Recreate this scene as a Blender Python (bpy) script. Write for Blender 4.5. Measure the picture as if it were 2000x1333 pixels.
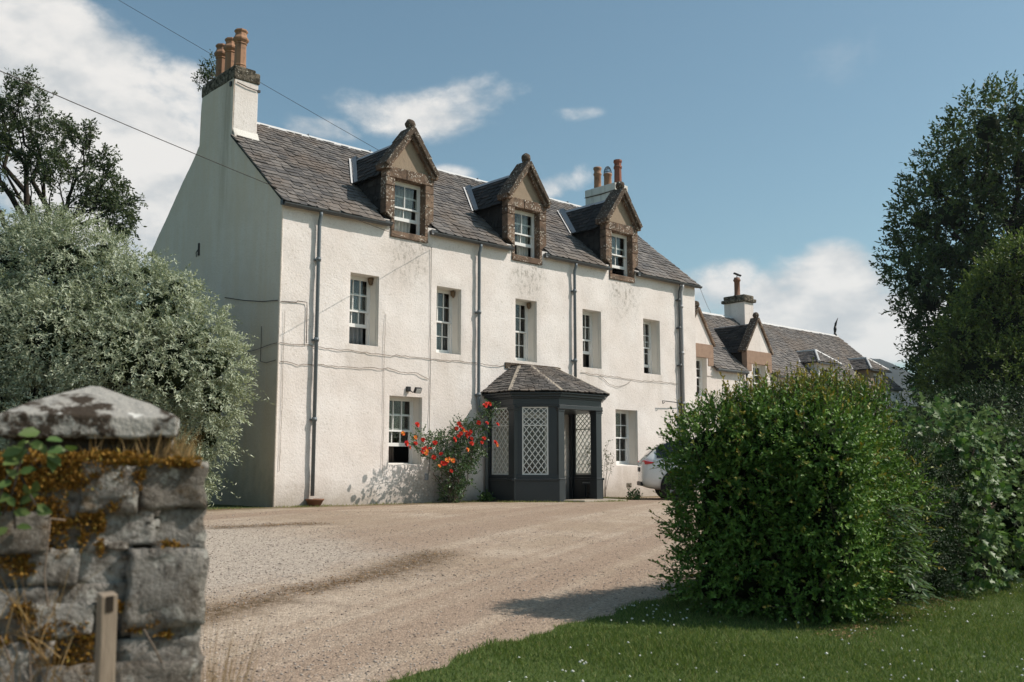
import bpy, bmesh, math, random
import numpy as np
from mathutils import Vector, Matrix, noise as mnoise
for o in list(bpy.data.objects): bpy.data.objects.remove(o, do_unlink=True)
scene = bpy.context.scene
COL = scene.collection
random.seed(7); RNG = np.random.default_rng(7)
R = math.radians

# ---------------------------------------------------------------- camera
CAM = np.array([-10.6005, -19.2882, 0.9]); HEAD = 0.83189; PITCH = 0.12977; FPX = 1910.6
cd = bpy.data.cameras.new('camera'); cam = bpy.data.objects.new('camera', cd); COL.objects.link(cam)
cam.location = CAM; cam.rotation_euler = (math.pi/2 + PITCH, 0, HEAD - math.pi/2)
cd.sensor_width = 36.0; cd.lens = FPX/2000*36.0; cd.clip_start = 0.05; cd.clip_end = 6000
cd.dof.use_dof = True; cd.dof.focus_distance = 27.0; cd.dof.aperture_fstop = 3.6
scene.camera = cam
FWD = np.array([math.cos(HEAD)*math.cos(PITCH), math.sin(HEAD)*math.cos(PITCH), math.sin(PITCH)])
RGT = np.array([math.sin(HEAD), -math.cos(HEAD), 0.]); UPV = np.cross(RGT, FWD)
def ray(px, py): return FWD + RGT*(px-1000)/FPX + UPV*(666.5-py)/FPX      # survey helper: sight line of a measured point
def at_depth(px, py, d): return CAM + d*ray(px, py)
def at_y(px, py, Y):
    d = ray(px, py); return CAM + d*((Y-CAM[1])/d[1])
def ground_z(x, y):
    t = min(max((-3.0-y)/14.0, 0), 1); return 0.07 - 0.55*t*t*(3-2*t)
def ground_za(y):
    t = np.clip((-3.0-y)/14.0, 0, 1); return 0.07 - 0.55*t*t*(3-2*t)

# ---------------------------------------------------------------- sun, sky, exposure
SUN_EL = R(46); SUN_H = np.array([0.731, -0.682])
sd = bpy.data.lights.new('sun', 'SUN'); sd.energy = 4.15; sd.angle = R(0.53); sd.color = (1.0, 0.915, 0.835)
so = bpy.data.objects.new('sun', sd); COL.objects.link(so)
sdir = Vector((SUN_H[0]*math.cos(SUN_EL), SUN_H[1]*math.cos(SUN_EL), math.sin(SUN_EL)))
so.rotation_euler = sdir.to_track_quat('Z', 'Y').to_euler(); so.location = (20, -30, 40)
scene.view_settings.view_transform = 'Standard'; scene.view_settings.look = 'None'
scene.view_settings.exposure = 0.14; scene.view_settings.gamma = 1.0
scene.view_settings.use_curve_mapping = False

class G:                                    # tiny node-graph helper
    def __init__(s, nt): s.nt = nt; s.n = nt.nodes; s.l = nt.links
    def new(s, t, **k):
        n = s.n.new(t)
        for a, v in k.items(): setattr(n, a, v)
        return n
    def put(s, sock, v):
        if isinstance(v, bpy.types.NodeSocket): s.l.new(v, sock)
        elif v is not None:
            if hasattr(sock, 'default_value'):
                dv = sock.default_value
                if hasattr(dv, '__len__') and not hasattr(v, '__len__'): v = [v]*len(dv)
                if hasattr(dv, '__len__') and len(dv) == 4 and len(v) == 3: v = tuple(v)+(1,)
                sock.default_value = v
    def m(s, op, a, b=None, c=None, clamp=False):
        n = s.new('ShaderNodeMath', operation=op, use_clamp=clamp); s.put(n.inputs[0], a); s.put(n.inputs[1], b)
        if c is not None: s.put(n.inputs[2], c)
        return n.outputs[0]
    def vm(s, op, a, b=None, scale=None):
        n = s.new('ShaderNodeVectorMath', operation=op); s.put(n.inputs[0], a)
        if b is not None: s.put(n.inputs[1], b)
        if scale is not None: s.put(n.inputs['Scale'], scale)
        return n.outputs['Value'] if op in ('DOT_PRODUCT', 'LENGTH', 'DISTANCE') else n.outputs['Vector']
    def sep(s, v):
        n = s.new('ShaderNodeSeparateXYZ'); s.put(n.inputs[0], v); return n.outputs
    def comb(s, x, y, z):
        n = s.new('ShaderNodeCombineXYZ')
        for i, v in enumerate((x, y, z)): s.put(n.inputs[i], v)
        return n.outputs[0]
    def noise(s, v, scale, detail=4, rough=.55, dist=0.0):
        n = s.new('ShaderNodeTexNoise'); s.put(n.inputs['Vector'], v); s.put(n.inputs['Scale'], scale)
        s.put(n.inputs['Detail'], detail); s.put(n.inputs['Roughness'], rough); s.put(n.inputs['Distortion'], dist); return n.outputs[0]
    def vor(s, v, scale, feature='F1', out='Distance', rand=1.0):
        n = s.new('ShaderNodeTexVoronoi', feature=feature); s.put(n.inputs['Vector'], v); s.put(n.inputs['Scale'], scale)
        s.put(n.inputs['Randomness'], rand); return n.outputs[out]
    def mr(s, v, a, b, c=0., d=1., smooth=True):
        n = s.new('ShaderNodeMapRange', interpolation_type='SMOOTHSTEP' if smooth else 'LINEAR'); n.clamp = True
        for i, x in enumerate((v, a, b, c, d)): s.put(n.inputs[i], x)
        return n.outputs[0]
    def mix(s, f, a, b, blend='MIX'):
        n = s.new('ShaderNodeMix', data_type='RGBA', blend_type=blend); n.clamp_factor = True
        s.put(n.inputs[0], f); s.put(n.inputs[6], a); s.put(n.inputs[7], b); return n.outputs[2]
    def attr(s, name, out='Fac'):
        return s.new('ShaderNodeAttribute', attribute_name=name).outputs[out]
    def pos(s): return s.new('ShaderNodeNewGeometry').outputs['Position'] if False else s.new('ShaderNodeNewGeometry').outputs['Position']
    def rnd(s): return s.new('ShaderNodeObjectInfo').outputs['Random']
    def bump(s, h, strength=.5, dist=.02, nrm=None):
        n = s.new('ShaderNodeBump'); s.put(n.inputs['Strength'], strength); s.put(n.inputs['Distance'], dist); s.put(n.inputs['Height'], h)
        if nrm is not None: s.put(n.inputs['Normal'], nrm)
        return n.outputs[0]

world = bpy.data.worlds.new('World'); scene.world = world; world.use_nodes = True
def build_sky():
    nt = world.node_tree; nt.nodes.clear(); g = G(nt)
    sky = g.new('ShaderNodeTexSky', sky_type='NISHITA'); sky.sun_disc = False
    sky.sun_elevation = SUN_EL; sky.sun_rotation = math.atan2(SUN_H[0], SUN_H[1]); sky.altitude = 100
    sky.air_density = 1.0; sky.dust_density = 1.2; sky.ozone_density = 1.6
    hs = g.new('ShaderNodeHueSaturation'); g.put(hs.inputs['Color'], sky.outputs[0]); g.put(hs.inputs['Saturation'], SKY_SAT);
    g.put(hs.inputs['Value'], 1.0)
    d = g.vm('NORMALIZE', g.new('ShaderNodeTexCoord').outputs['Generated'])
    wv = g.new('ShaderNodeTexNoise'); g.put(wv.inputs['Vector'], d); g.put(wv.inputs['Scale'], 5.0); g.put(wv.inputs['Detail'], 2.0)
    warp = g.vm('SCALE', g.vm('SUBTRACT', wv.outputs['Color'], (.5, .5, .5)), scale=0.09)
    dw = g.vm('ADD', d, warp)
    dx, dy, dz = g.sep(d)
    flat = g.comb(dx, dy, g.m('MULTIPLY', dz, 1.7))
    n1 = g.noise(flat, 8.0, 8, .60, .15); n2 = g.noise(g.vm('ADD', flat, SKY_OFF), 2.3, 2, .5)
    # cumulus banks by compass bearing and height: centre, half width, half height, weight
    wx, wy, wz = g.sep(dw); ae = g.comb(g.m('ARCTAN2', wy, wx), g.m('ARCSINE', wz), 0.); tot = None
    for px, py, rx, ry, wgt in CLOUDS:
        c = ray(px, py); c = c/np.linalg.norm(c); el = math.asin(c[2]); k0 = FPX*np.linalg.norm(ray(px, py))
        r = g.vm('LENGTH', g.vm('MULTIPLY', g.vm('SUBTRACT', ae, (math.atan2(c[1], c[0]), el, 0)), (k0*math.cos(el)/rx, k0/ry, 0)))
        k = g.mr(r, 1.25, .25, 0., wgt)
        tot = k if tot is None else g.m('MAXIMUM', tot, k)
    dens = g.m('ADD', g.m('ADD', g.m('MULTIPLY', tot, 1.25), g.m('MULTIPLY', g.m('SUBTRACT', n1, .5), g.mr(tot, .0, .45, .9, 2.6))), g.m('MULTIPLY', g.m('SUBTRACT', n2, .60), 2.0))
    mask = g.mr(dens, .08, .85)
    mask = g.m('MULTIPLY', mask, g.mr(dz, 0.0, .05))
    lift = g.noise(g.vm('ADD', flat, (0, 0, -.05)), 8.0, 4, .58, .15)
    shade = g.mr(g.m('ADD', g.m('SUBTRACT', lift, n1), g.m('MULTIPLY', dens, -.10)), -.22, .12)
    ccol = g.mix(shade, CLOUD_LIT, CLOUD_GREY)
    skyc = g.vm('MULTIPLY', hs.outputs[0], tuple(SKY_STR*c for c in SKY_TINT))
    col = g.mix(g.m('MULTIPLY', mask, .93), skyc, ccol)
    bg = g.new('ShaderNodeBackground'); g.put(bg.inputs[0], col); bg.inputs[1].default_value = 1.0
    g.l.new(bg.outputs[0], g.new('ShaderNodeOutputWorld').inputs[0])
SKY_STR = 0.112; SKY_SAT = .98; SKY_TINT = (.90, 1.065, .93)
SKY_OFF = (1.3, 8.2, 2.7); CLOUD_LIT = (0.86, 0.83, 0.79); CLOUD_GREY = (0.56, 0.58, 0.59)
CLOUDS = [(60, 150, 270, 210, 1.3), (220, 360, 280, 240, 1.35), (340, 200, 110, 90, .8), (-220, 300, 300, 300, .9),
          (800, 200, 260, 50, .62), (950, 180, 120, 50, .66), (620, 238, 110, 36, .62), (1115, 237, 75, 26, .5), (1110, 365, 110, 40, .55), (890, 320, 70, 30, .42),
          (1580, 575, 210, 90, .92), (1670, 650, 270, 95, 1.05), (1420, 545, 140, 60, .62), (2300, 620, 300, 110, .9)]
build_sky()
try:
    scene.cycles.max_bounces = 6; scene.cycles.diffuse_bounces = 3; scene.cycles.glossy_bounces = 3; scene.cycles.transparent_max_bounces = 12
except Exception: pass

# ---------------------------------------------------------------- mesh helpers
class MB:
    def __init__(s): s.v = []; s.f = []
    def add(s, vs, fs):
        o = len(s.v); s.v += [tuple(map(float, p)) for p in vs]; s.f += [tuple(i+o for i in f) for f in fs]; return s
    def box(s, x0, x1, y0, y1, z0, z1):
        return s.add([(x0,y0,z0),(x1,y0,z0),(x1,y1,z0),(x0,y1,z0),(x0,y0,z1),(x1,y0,z1),(x1,y1,z1),(x0,y1,z1)],
                     [(0,3,2,1),(4,5,6,7),(0,1,5,4),(1,2,6,5),(2,3,7,6),(3,0,4,7)])
    def obox(s, c, ax, ay, az):              # oriented box: centre and three half-axes
        c, ax, ay, az = map(np.asarray, (c, ax, ay, az)); vs = []
        for k in (-1, 1):
            for i, j in ((-1,-1),(1,-1),(1,1),(-1,1)): vs.append(c+i*ax+j*ay+k*az)
        return s.add(vs, [(0,3,2,1),(4,5,6,7),(0,1,5,4),(1,2,6,5),(2,3,7,6),(3,0,4,7)])
    def prism(s, poly, vec):                 # planar polygon pushed along vec
        n = len(poly); vec = np.asarray(vec, float); a = [np.asarray(p, float) for p in poly]
        return s.add(a+[p+vec for p in a], [tuple(range(n-1, -1, -1)), tuple(range(n, 2*n))]+[(i, (i+1) % n, n+(i+1) % n, n+i) for i in range(n)])
    def tube(s, pts, rad, n=8, cap=True):
        pts = [np.asarray(p, float) for p in pts]; m = len(pts); rads = rad if hasattr(rad, '__len__') else [rad]*m
        o = len(s.v); u = None
        for i, p in enumerate(pts):
            t = pts[min(i+1, m-1)]-pts[max(i-1, 0)]; t = t/(np.linalg.norm(t)+1e-9)
            if u is None:
                h = np.array([0,0,1.]) if abs(t[2]) < .9 else np.array([1.,0,0]); u = np.cross(t, h)
            u = u-t*np.dot(u, t); u = u/(np.linalg.norm(u)+1e-9); w = np.cross(t, u)
            for k in range(n):
                a = 2*math.pi*k/n; s.v.append(tuple(p+rads[i]*(math.cos(a)*u+math.sin(a)*w)))
        for i in range(m-1):
            for k in range(n):
                k2 = (k+1) % n; s.f.append((o+i*n+k, o+i*n+k2, o+(i+1)*n+k2, o+(i+1)*n+k))
        if cap:
            s.f.append(tuple(o+k for k in range(n-1, -1, -1))); s.f.append(tuple(o+(m-1)*n+k for k in range(n)))
        return s
    def lathe(s, c, prof, n=16, sx=1, rot=0.0):   # prof: (radius, z)
        o = len(s.v)
        for r, z in prof:
            for k in range(n):
                a = 2*math.pi*k/n+rot; s.v.append((c[0]+r*math.cos(a)*sx, c[1]+r*math.sin(a), c[2]+z))
        for i in range(len(prof)-1):
            for k in range(n):
                k2 = (k+1) % n; s.f.append((o+i*n+k, o+i*n+k2, o+(i+1)*n+k2, o+(i+1)*n+k))
        s.f.append(tuple(o+k for k in range(n-1, -1, -1))); s.f.append(tuple(o+(len(prof)-1)*n+k for k in range(n)))
        return s
    def jitter(s, amp, freq=3.0, seed=0):
        o = Vector((seed*7.3, seed*3.1, seed*5.7))
        s.v = [tuple(np.array(p)+amp*np.array(mnoise.noise_vector(Vector(p)*freq+o))) for p in s.v]; return s
    def build(s, name, mat, parent=None, smooth=False, bevel=0, kind=None, subsurf=0, disp=None):
        off = np.array(wloc(parent))
        me = bpy.data.meshes.new(name); me.from_pydata([tuple(np.array(p)-off) for p in s.v], [], s.f); me.update()
        return link(name, me, mat, parent, smooth, bevel, kind, subsurf)
def wloc(p):
    l = np.zeros(3)
    while p is not None: l = l+np.array(p.location); p = p.parent
    return l
def link(name, me, mat, parent=None, smooth=False, bevel=0, kind=None, subsurf=0):
    if mat is not None and not me.materials: me.materials.append(mat)
    if smooth: me.polygons.foreach_set('use_smooth', [True]*len(me.polygons))
    o = bpy.data.objects.new(name, me); COL.objects.link(o); o.parent = parent
    if bevel:
        b = o.modifiers.new('bevel', 'BEVEL'); b.width = bevel; b.segments = 2; b.limit_method = 'ANGLE'; b.angle_limit = R(40)
    if subsurf:
        m = o.modifiers.new('sub', 'SUBSURF'); m.levels = subsurf; m.render_levels = subsurf
    if kind: o['kind'] = kind
    return o
def tag(o, label, cat, group=None):
    o['label'] = label; o['category'] = cat
    if group: o['group'] = group
    return o
def thing(name, label, cat, loc=(0,0,0), group=None):
    o = bpy.data.objects.new(name, None); COL.objects.link(o); o.location = loc; o.empty_display_size = .2
    return tag(o, label, cat, group)
def fast_mesh(name, V, F, attrs=None, flat=False):       # numpy verts, equal-sized faces, float point attributes
    me = bpy.data.meshes.new(name); V = np.asarray(V, np.float32); F = np.asarray(F, np.int32)
    me.vertices.add(len(V)); me.vertices.foreach_set('co', V.ravel())
    k = F.shape[1]; me.loops.add(F.size); me.loops.foreach_set('vertex_index', F.ravel())
    me.polygons.add(len(F)); me.polygons.foreach_set('loop_start', np.arange(0, F.size, k, dtype=np.int32))
    try: me.polygons.foreach_set('loop_total', np.full(len(F), k, np.int32))
    except Exception: pass
    for nm, a in (attrs or {}).items():
        at = me.attributes.new(nm, 'FLOAT', 'POINT'); at.data.foreach_set('value', np.asarray(a, np.float32))
    me.update(calc_edges=True); me.validate()
    me.polygons.foreach_set('use_smooth', np.full(len(F), not flat)); return me
# ---------------------------------------------------------------- materials
MATS = {}
def mat(name, fn):
    m = bpy.data.materials.new(name); m.use_nodes = True; nt = m.node_tree; nt.nodes.clear(); g = G(nt)
    out = nt.nodes.new('ShaderNodeOutputMaterial'); sh = fn(g); nt.links.new(sh, out.inputs[0]); MATS[name] = m; return m
def prin(g, col, rough=.7, spec=.3, nrm=None, metal=0., **kw):
    b = g.new('ShaderNodeBsdfPrincipled'); g.put(b.inputs['Base Color'], col); g.put(b.inputs['Roughness'], rough)
    g.put(b.inputs['Specular IOR Level'], spec); g.put(b.inputs['Metallic'], metal)
    if nrm is not None: g.put(b.inputs['Normal'], nrm)
    for k, v in kw.items(): g.put(b.inputs[k], v)
    return b.outputs[0]
def simple(name, col, rough=.6, spec=.3, var=.15, scale=6., metal=0., bump=0.):
    def f(g):
        p = g.pos(); n = g.noise(p, scale, 5, .6)
        c = g.mix(n, tuple(x*(1-var) for x in col), tuple(min(1, x*(1+var)) for x in col))
        return prin(g, c, rough, spec, g.bump(g.noise(p, scale*8, 3), bump, .01) if bump else None, metal)
    return mat(name, f)

DORMER_X = (3.51, 7.52, 11.47)
def harl(g, wing=False):
    p = g.pos(); x, y, z = g.sep(p)
    n1 = g.noise(p, .55, 5, .6); n2 = g.noise(p, 3.0, 5, .65); grit = g.noise(p, 17, 4, .75); grit2 = g.noise(p, 40, 2, .6)
    lumps = g.vor(p, 24, 'SMOOTH_F1')
    c = g.mix(g.mr(n1, .35, .65), (.735, .660, .605), (.805, .745, .700))
    c = g.mix(g.mr(n2, .50, .75, 0, .35), c, (.60, .54, .47))
    c = g.mix(g.mr(grit, .54, .70, 0, .60), c, (.50, .44, .37))
    c = g.mix(g.mr(grit2, .60, .78, 0, .35), c, (.36, .32, .28))
    streak = g.noise(g.comb(g.m('MULTIPLY', x, 3.), g.m('MULTIPLY', y, 2.2), g.m('MULTIPLY', z, .22)), 1.6, 6, .6)
    grime = (.29, .26, .22)
    if not wing:
        gab = g.mr(x, .03, .0)                                     # weathered gable: rain streaks below the stack, plus warm tint painted against blue shade
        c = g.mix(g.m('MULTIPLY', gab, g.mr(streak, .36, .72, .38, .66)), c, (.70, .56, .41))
        stk = g.m('MULTIPLY', g.mr(g.m('ABSOLUTE', g.m('SUBTRACT', y, 2.95)), .55, .05), g.m('MULTIPLY', gab, g.mr(z, 5.5, 10.2)))
        c = g.mix(g.m('MULTIPLY', stk, g.mr(streak, .35, .6, .10, .55)), c, (.34, .29, .23))
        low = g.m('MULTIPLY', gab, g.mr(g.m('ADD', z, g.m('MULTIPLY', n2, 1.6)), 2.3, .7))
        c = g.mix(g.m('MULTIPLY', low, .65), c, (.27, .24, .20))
        tot = None                                                  # lichen run-off under the three dormer sills
        for dx in DORMER_X:
            k = g.m('MULTIPLY', g.mr(g.m('ABSOLUTE', g.m('SUBTRACT', x, dx+.05)), .95, .25), g.m('MULTIPLY', g.mr(z, 4.9, 6.3), g.mr(z, 6.95, 6.5)))
            tot = k if tot is None else g.m('MAXIMUM', tot, k)
        speck = g.mr(g.noise(g.comb(x, y, g.m('MULTIPLY', z, .6)), 9, 6, .75), .47, .66)
        c = g.mix(g.m('MULTIPLY', tot, g.m('ADD', g.m('MULTIPLY', speck, .72), .20)), c, grime)
        tot = None                                                  # fainter runs under the window sills
        for dx, zz in ((2.23, 3.78), (4.8, 3.8), (7.5, 3.8), (10.1, 3.78), (12.85, 3.78), (11.6, .95)):
            k = g.m('MULTIPLY', g.mr(g.m('ABSOLUTE', g.m('SUBTRACT', x, dx)), .6, .3), g.m('MULTIPLY', g.mr(z, zz-1.0, zz-.05), g.mr(z, zz+.05, zz)))
            tot = k if tot is None else g.m('MAXIMUM', tot, k)
        c = g.mix(g.m('MULTIPLY', tot, g.mr(streak, .3, .6, .15, .5)), c, (.48, .41, .34))
        ef = g.m('MULTIPLY', g.mr(y, .3, .1), g.mr(g.m('ADD', z, g.m('MULTIPLY', n2, .8)), 1.25, .35))
        c = g.mix(g.m('MULTIPLY', ef, .80), c, (.36, .30, .24))    # splash-back along the foot of the wall
        low_patch = g.m('MULTIPLY', g.mr(g.m('ABSOLUTE', g.m('SUBTRACT', x, 4.3)), 1.6, .6), g.mr(g.m('ADD', z, g.m('MULTIPLY', n2, .5)), 1.25, .8))
        c = g.mix(g.m('MULTIPLY', g.m('MULTIPLY', low_patch, g.mr(y, .3, .1)), g.mr(grit, .35, .6, .25, .7)), c, (.27, .235, .20))  # darker mottled patch low on the front wall
    else:
        c = g.mix(g.mr(streak, .5, .8, 0, .4), c, grime)
    h = g.m('ADD', g.m('MULTIPLY', g.noise(p, 21, 5, .75), 1.), g.m('MULTIPLY', lumps, -.5))
    nb = g.bump(h, .40, .022); nb = g.bump(g.noise(p, 2.5, 3), .15, .04, nb)
    return prin(g, c, .92, .12, nb)
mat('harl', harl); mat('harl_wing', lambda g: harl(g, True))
def stack_harl(g):
    p = g.pos(); x, y, z = g.sep(p); n = g.noise(p, 2.2, 5, .65); gr = g.noise(p, 26, 4, .7)
    c = g.mix(n, (.70, .66, .60), (.78, .75, .69)); c = g.mix(g.mr(gr, .55, .75, 0, .5), c, (.42, .38, .33))
    st = g.noise(g.comb(g.m('MULTIPLY', x, 4.), g.m('MULTIPLY', y, 4.), g.m('MULTIPLY', z, .5)), 1.4, 5)
    c = g.mix(g.mr(st, .45, .75, 0, .55), c, (.36, .32, .27))
    return prin(g, c, .92, .1, g.bump(g.noise(p, 30, 4, .65), .8, .02))
mat('stack_harl', stack_harl)
simple('reveal_paint', (.72, .68, .62), .7, .2, .08, 5, bump=.15)
def slate(g, mossy=.3):
    p = g.pos(); v = g.m('FRACT', g.m('ADD', g.rnd(), g.attr('tint')))
    a = g.noise(p, .8, 4, .6); b = g.noise(p, 13, 5, .65); cc = g.noise(p, 2.6, 5, .6)
    c = g.mix(v, (.070, .064, .061), (.190, .168, .150))
    c = g.mix(g.mr(a, .42, .66, 0, .6), c, (.155, .115, .085))
    c = g.mix(g.mr(cc, .52, .74, 0, .7), c, (.055, .05, .046))
    c = g.mix(g.mr(b, .58, .75, 0, mossy), c, (.30, .275, .22))
    c = g.mix(g.mr(g.noise(p, 34, 3, .6), .64, .72, 0, .7), c, (.36, .34, .29))
    return prin(g, c, g.mr(b, .3, .7, .52, .78), .4, g.bump(b, .35, .01))
mat('slate', slate); mat('slate_shaded', lambda g: prin(g, g.mix(g.m('FRACT', g.m('ADD', g.noise(g.pos(), 4, 4), g.attr('tint'))), (.020, .019, .018), (.05, .045, .04)), .75, .25)); mat('slate_wing', lambda g: slate(g, .85))  # dormer slates: near-black copy of slate, shade painted into the colour
simple('underlay', (.03, .028, .026), .9, .1)
def sandstone(g):
    p = g.pos(); n = g.noise(p, 5, 5, .65); r = g.rnd()
    c = g.mix(r, (.165, .110, .078), (.25, .172, .122)); c = g.mix(g.mr(n, .40, .66, 0, .8), c, (.085, .063, .048))
    c = g.mix(g.mr(g.noise(p, 15, 4, .7), .54, .68, 0, .7), c, (.05, .04, .034))
    l = g.m('MULTIPLY', g.mr(g.noise(p, 21, 4, .65), .56, .61), g.mr(g.noise(p, 3.2, 2), .43, .53))
    c = g.mix(l, c, (.60, .55, .47))
    return prin(g, c, .93, .1, g.bump(g.noise(p, 18, 5, .7), .6, .02))
mat('sandstone', sandstone)
def dark_skew(g):
    p = g.pos(); n = g.noise(p, 9, 5, .7)
    c = g.mix(n, (.055, .045, .038), (.15, .11, .08)); c = g.mix(g.mr(g.noise(p, 19, 3, .6), .60, .655), c, (.52, .49, .42))
    return prin(g, c, .95, .08, g.bump(g.noise(p, 22, 5, .7), .8, .03))
mat('dark_skew', dark_skew)
def render_panel(g):
    p = g.pos(); n = g.noise(p, 6, 5, .65)
    c = g.mix(n, (.28, .215, .155), (.36, .285, .21)); c = g.mix(g.mr(g.noise(p, 14, 4, .7), .60, .7, 0, .7), c, (.2, .15, .11))
    return prin(g, c, .93, .1, g.bump(g.noise(p, 11, 5, .7), .7, .02))
mat('render_panel', render_panel)
simple('band_stone', (.33, .225, .165), .9, .1, .3, 7, bump=.3)
def cope(g):
    p = g.pos(); n = g.noise(p, 8, 5, .7)
    c = g.mix(g.mr(n, .4, .6), (.05, .045, .035), (.20, .17, .13)); c = g.mix(g.mr(g.noise(p, 17, 3), .60, .68), c, (.42, .39, .33))
    return prin(g, c, .95, .08, g.bump(g.noise(p, 20, 5, .75), 1., .04))
mat('cope_stone', cope)
def terracotta(g, a, b):
    p = g.pos(); n = g.noise(p, 5, 4, .6); c = g.mix(g.rnd(), a, b); c = g.mix(g.mr(n, .5, .72, 0, .7), c, (.13, .085, .06))
    return prin(g, c, .75, .25, g.bump(n, .2, .01))
mat('buff_clay', lambda g: terracotta(g, (.37, .205, .12), (.29, .16, .095))); mat('red_clay', lambda g: terracotta(g, (.24, .085, .055), (.28, .11, .07)))
simple('lead', (.60, .59, .57), .5, .4, .15, 8); simple('lead_dark', (.27, .29, .31), .5, .4, .25, 8)
simple('pipe_grey', (.135, .160, .175), .45, .4, .15, 9); simple('pipe_pale', (.47, .46, .46), .5, .4, .2, 12); simple('gutter_paint', (.075, .08, .083), .45, .4, .3, 9)
def porch_paint(g):
    p = g.pos(); n = g.noise(p, 4, 5, .6); c = g.mix(n, (.026, .031, .034), (.040, .046, .049)); c = g.mix(g.mr(g.noise(p, 26, 3, .7), .66, .74, 0, .5), c, (.11, .12, .12))
    return prin(g, c, .38, .45, g.bump(g.noise(p, 60, 2), .08, .01))
mat('porch_paint', porch_paint)
simple('white_paint', (.80, .79, .76), .42, .35, .05, 10); simple('lattice_white', (.72, .71, .67), .5, .3, .06, 8)
def glass(g):
    tr = g.new('ShaderNodeBsdfTransparent'); tr.inputs[0].default_value = (.86, .88, .87, 1)
    gl = g.new('ShaderNodeBsdfGlossy'); gl.inputs['Roughness'].default_value = .03
    g.put(gl.inputs['Normal'], g.bump(g.noise(g.pos(), 3.0, 2), .06, .02)); ge = g.new('ShaderNodeNewGeometry'); cs = g.m('ABSOLUTE', g.vm('DOT_PRODUCT', ge.outputs['Normal'], ge.outputs['Incoming']))
    fr = g.m('ADD', .045, g.m('MULTIPLY', g.m('POWER', g.m('SUBTRACT', 1., cs, None, True), 5.), .95))
    m = g.new('ShaderNodeMixShader'); g.l.new(fr, m.inputs[0]); g.l.new(tr.outputs[0], m.inputs[1]); g.l.new(gl.outputs[0], m.inputs[2]); return m.outputs[0]
mat('glass', glass)
simple('room', (.16, .15, .135), .9, .1); simple('curtain_pale', (.62, .60, .56), .9, .1, .1); simple('curtain_grey', (.30, .31, .32), .9, .1, .15); simple('curtain_dark', (.12, .10, .085), .9, .1, .2)
simple('curtain_blue', (.30, .37, .42), .9, .1, .1)
simple('black_metal', (.02, .02, .02), .5, .4); simple('cable', (.045, .035, .028), .7, .2); simple('dead_stem', (.16, .125, .095), .9, .1, .3, 30)
simple('nest_mud', (.20, .14, .09), .95, .05, .4, 30, bump=.6)
simple('brown_clay', (.20, .095, .055), .7, .3, .3, 20)
def wood(g):
    p = g.pos(); x, y, z = g.sep(p); n = g.noise(g.comb(g.m('MULTIPLY', x, 30), g.m('MULTIPLY', y, 30), g.m('MULTIPLY', z, 2)), 2.5, 5, .6)
    c = g.mix(n, (.19, .145, .105), (.36, .29, .22)); return prin(g, c, .85, .15, g.bump(n, .4, .01))
mat('weathered_wood', wood)
def car_paint(g): return prin(g, (.78, .79, .79), .25, .5, None, 0., **{'Coat Weight': .6, 'Coat Roughness': .05})
mat('car_paint', car_paint); mat('tyre', lambda g: prin(g, (.015, .015, .015), .8, .2)); mat('alloy', lambda g: prin(g, (.35, .35, .36), .35, .5, None, .8))
mat('tail_red', lambda g: prin(g, (.55, .015, .02), .18, .5, None, 0., **{'Coat Weight': .5})); mat('car_glass', lambda g: prin(g, (.012, .014, .015), .05, .6))
mat('car_trim', lambda g: prin(g, (.02, .02, .021), .55, .3))

def rubble(g):
    p = g.pos(); r = g.rnd(); n = g.noise(p, 9, 6, .7); f = g.noise(p, 34, 5, .72)
    c = g.mix(r, (.20, .175, .145), (.40, .38, .345)); c = g.mix(g.mr(n, .44, .66, 0, .75), c, (.10, .080, .060))
    c = g.mix(g.mr(f, .52, .68, 0, .75), c, (.06, .048, .038)); c = g.mix(g.mr(g.noise(p, 60, 3, .6), .56, .68, 0, .55), c, (.34, .31, .27))
    l = g.m('MULTIPLY', g.mr(g.noise(p, 15, 4, .6), .585, .64), .75); c = g.mix(l, c, (.46, .44, .39))
    mo = g.m('MULTIPLY', g.mr(g.noise(p, 5, 5, .7), .56, .68), g.mr(g.noise(p, 50, 3), .3, .6, .5, 1)); c = g.mix(g.m('MULTIPLY', mo, .7), c, (.15, .085, .025))
    return prin(g, c, .95, .1, g.bump(g.m('ADD', n, g.m('MULTIPLY', f, .6)), 1., .05))
mat('rubble', rubble)
def capstone(g):
    p = g.pos(); n = g.noise(p, 7, 6, .7); f = g.noise(p, 22, 4, .65); z = g.sep(p)[2]
    c = g.mix(n, (.27, .25, .22), (.42, .40, .36))
    c = g.mix(g.m('MULTIPLY', g.mr(f, .40, .54), g.mr(g.m('ADD', g.noise(p, 5.5, 3, .6), g.mr(z, 1.17, 1.02, -.10, .14)), .47, .56)), c, (.05, .038, .028))
    c = g.mix(g.m('MULTIPLY', g.mr(g.noise(p, 12, 2, .5), .62, .66), g.mr(n, .45, .5)), c, (.60, .58, .53))
    return prin(g, c, .95, .1, g.bump(g.m('ADD', n, g.m('MULTIPLY', f, .5)), .8, .025))
mat('capstone', capstone)
simple('mortar', (.085, .070, .055), .98, .05, .5, 20, bump=.8)
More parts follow.
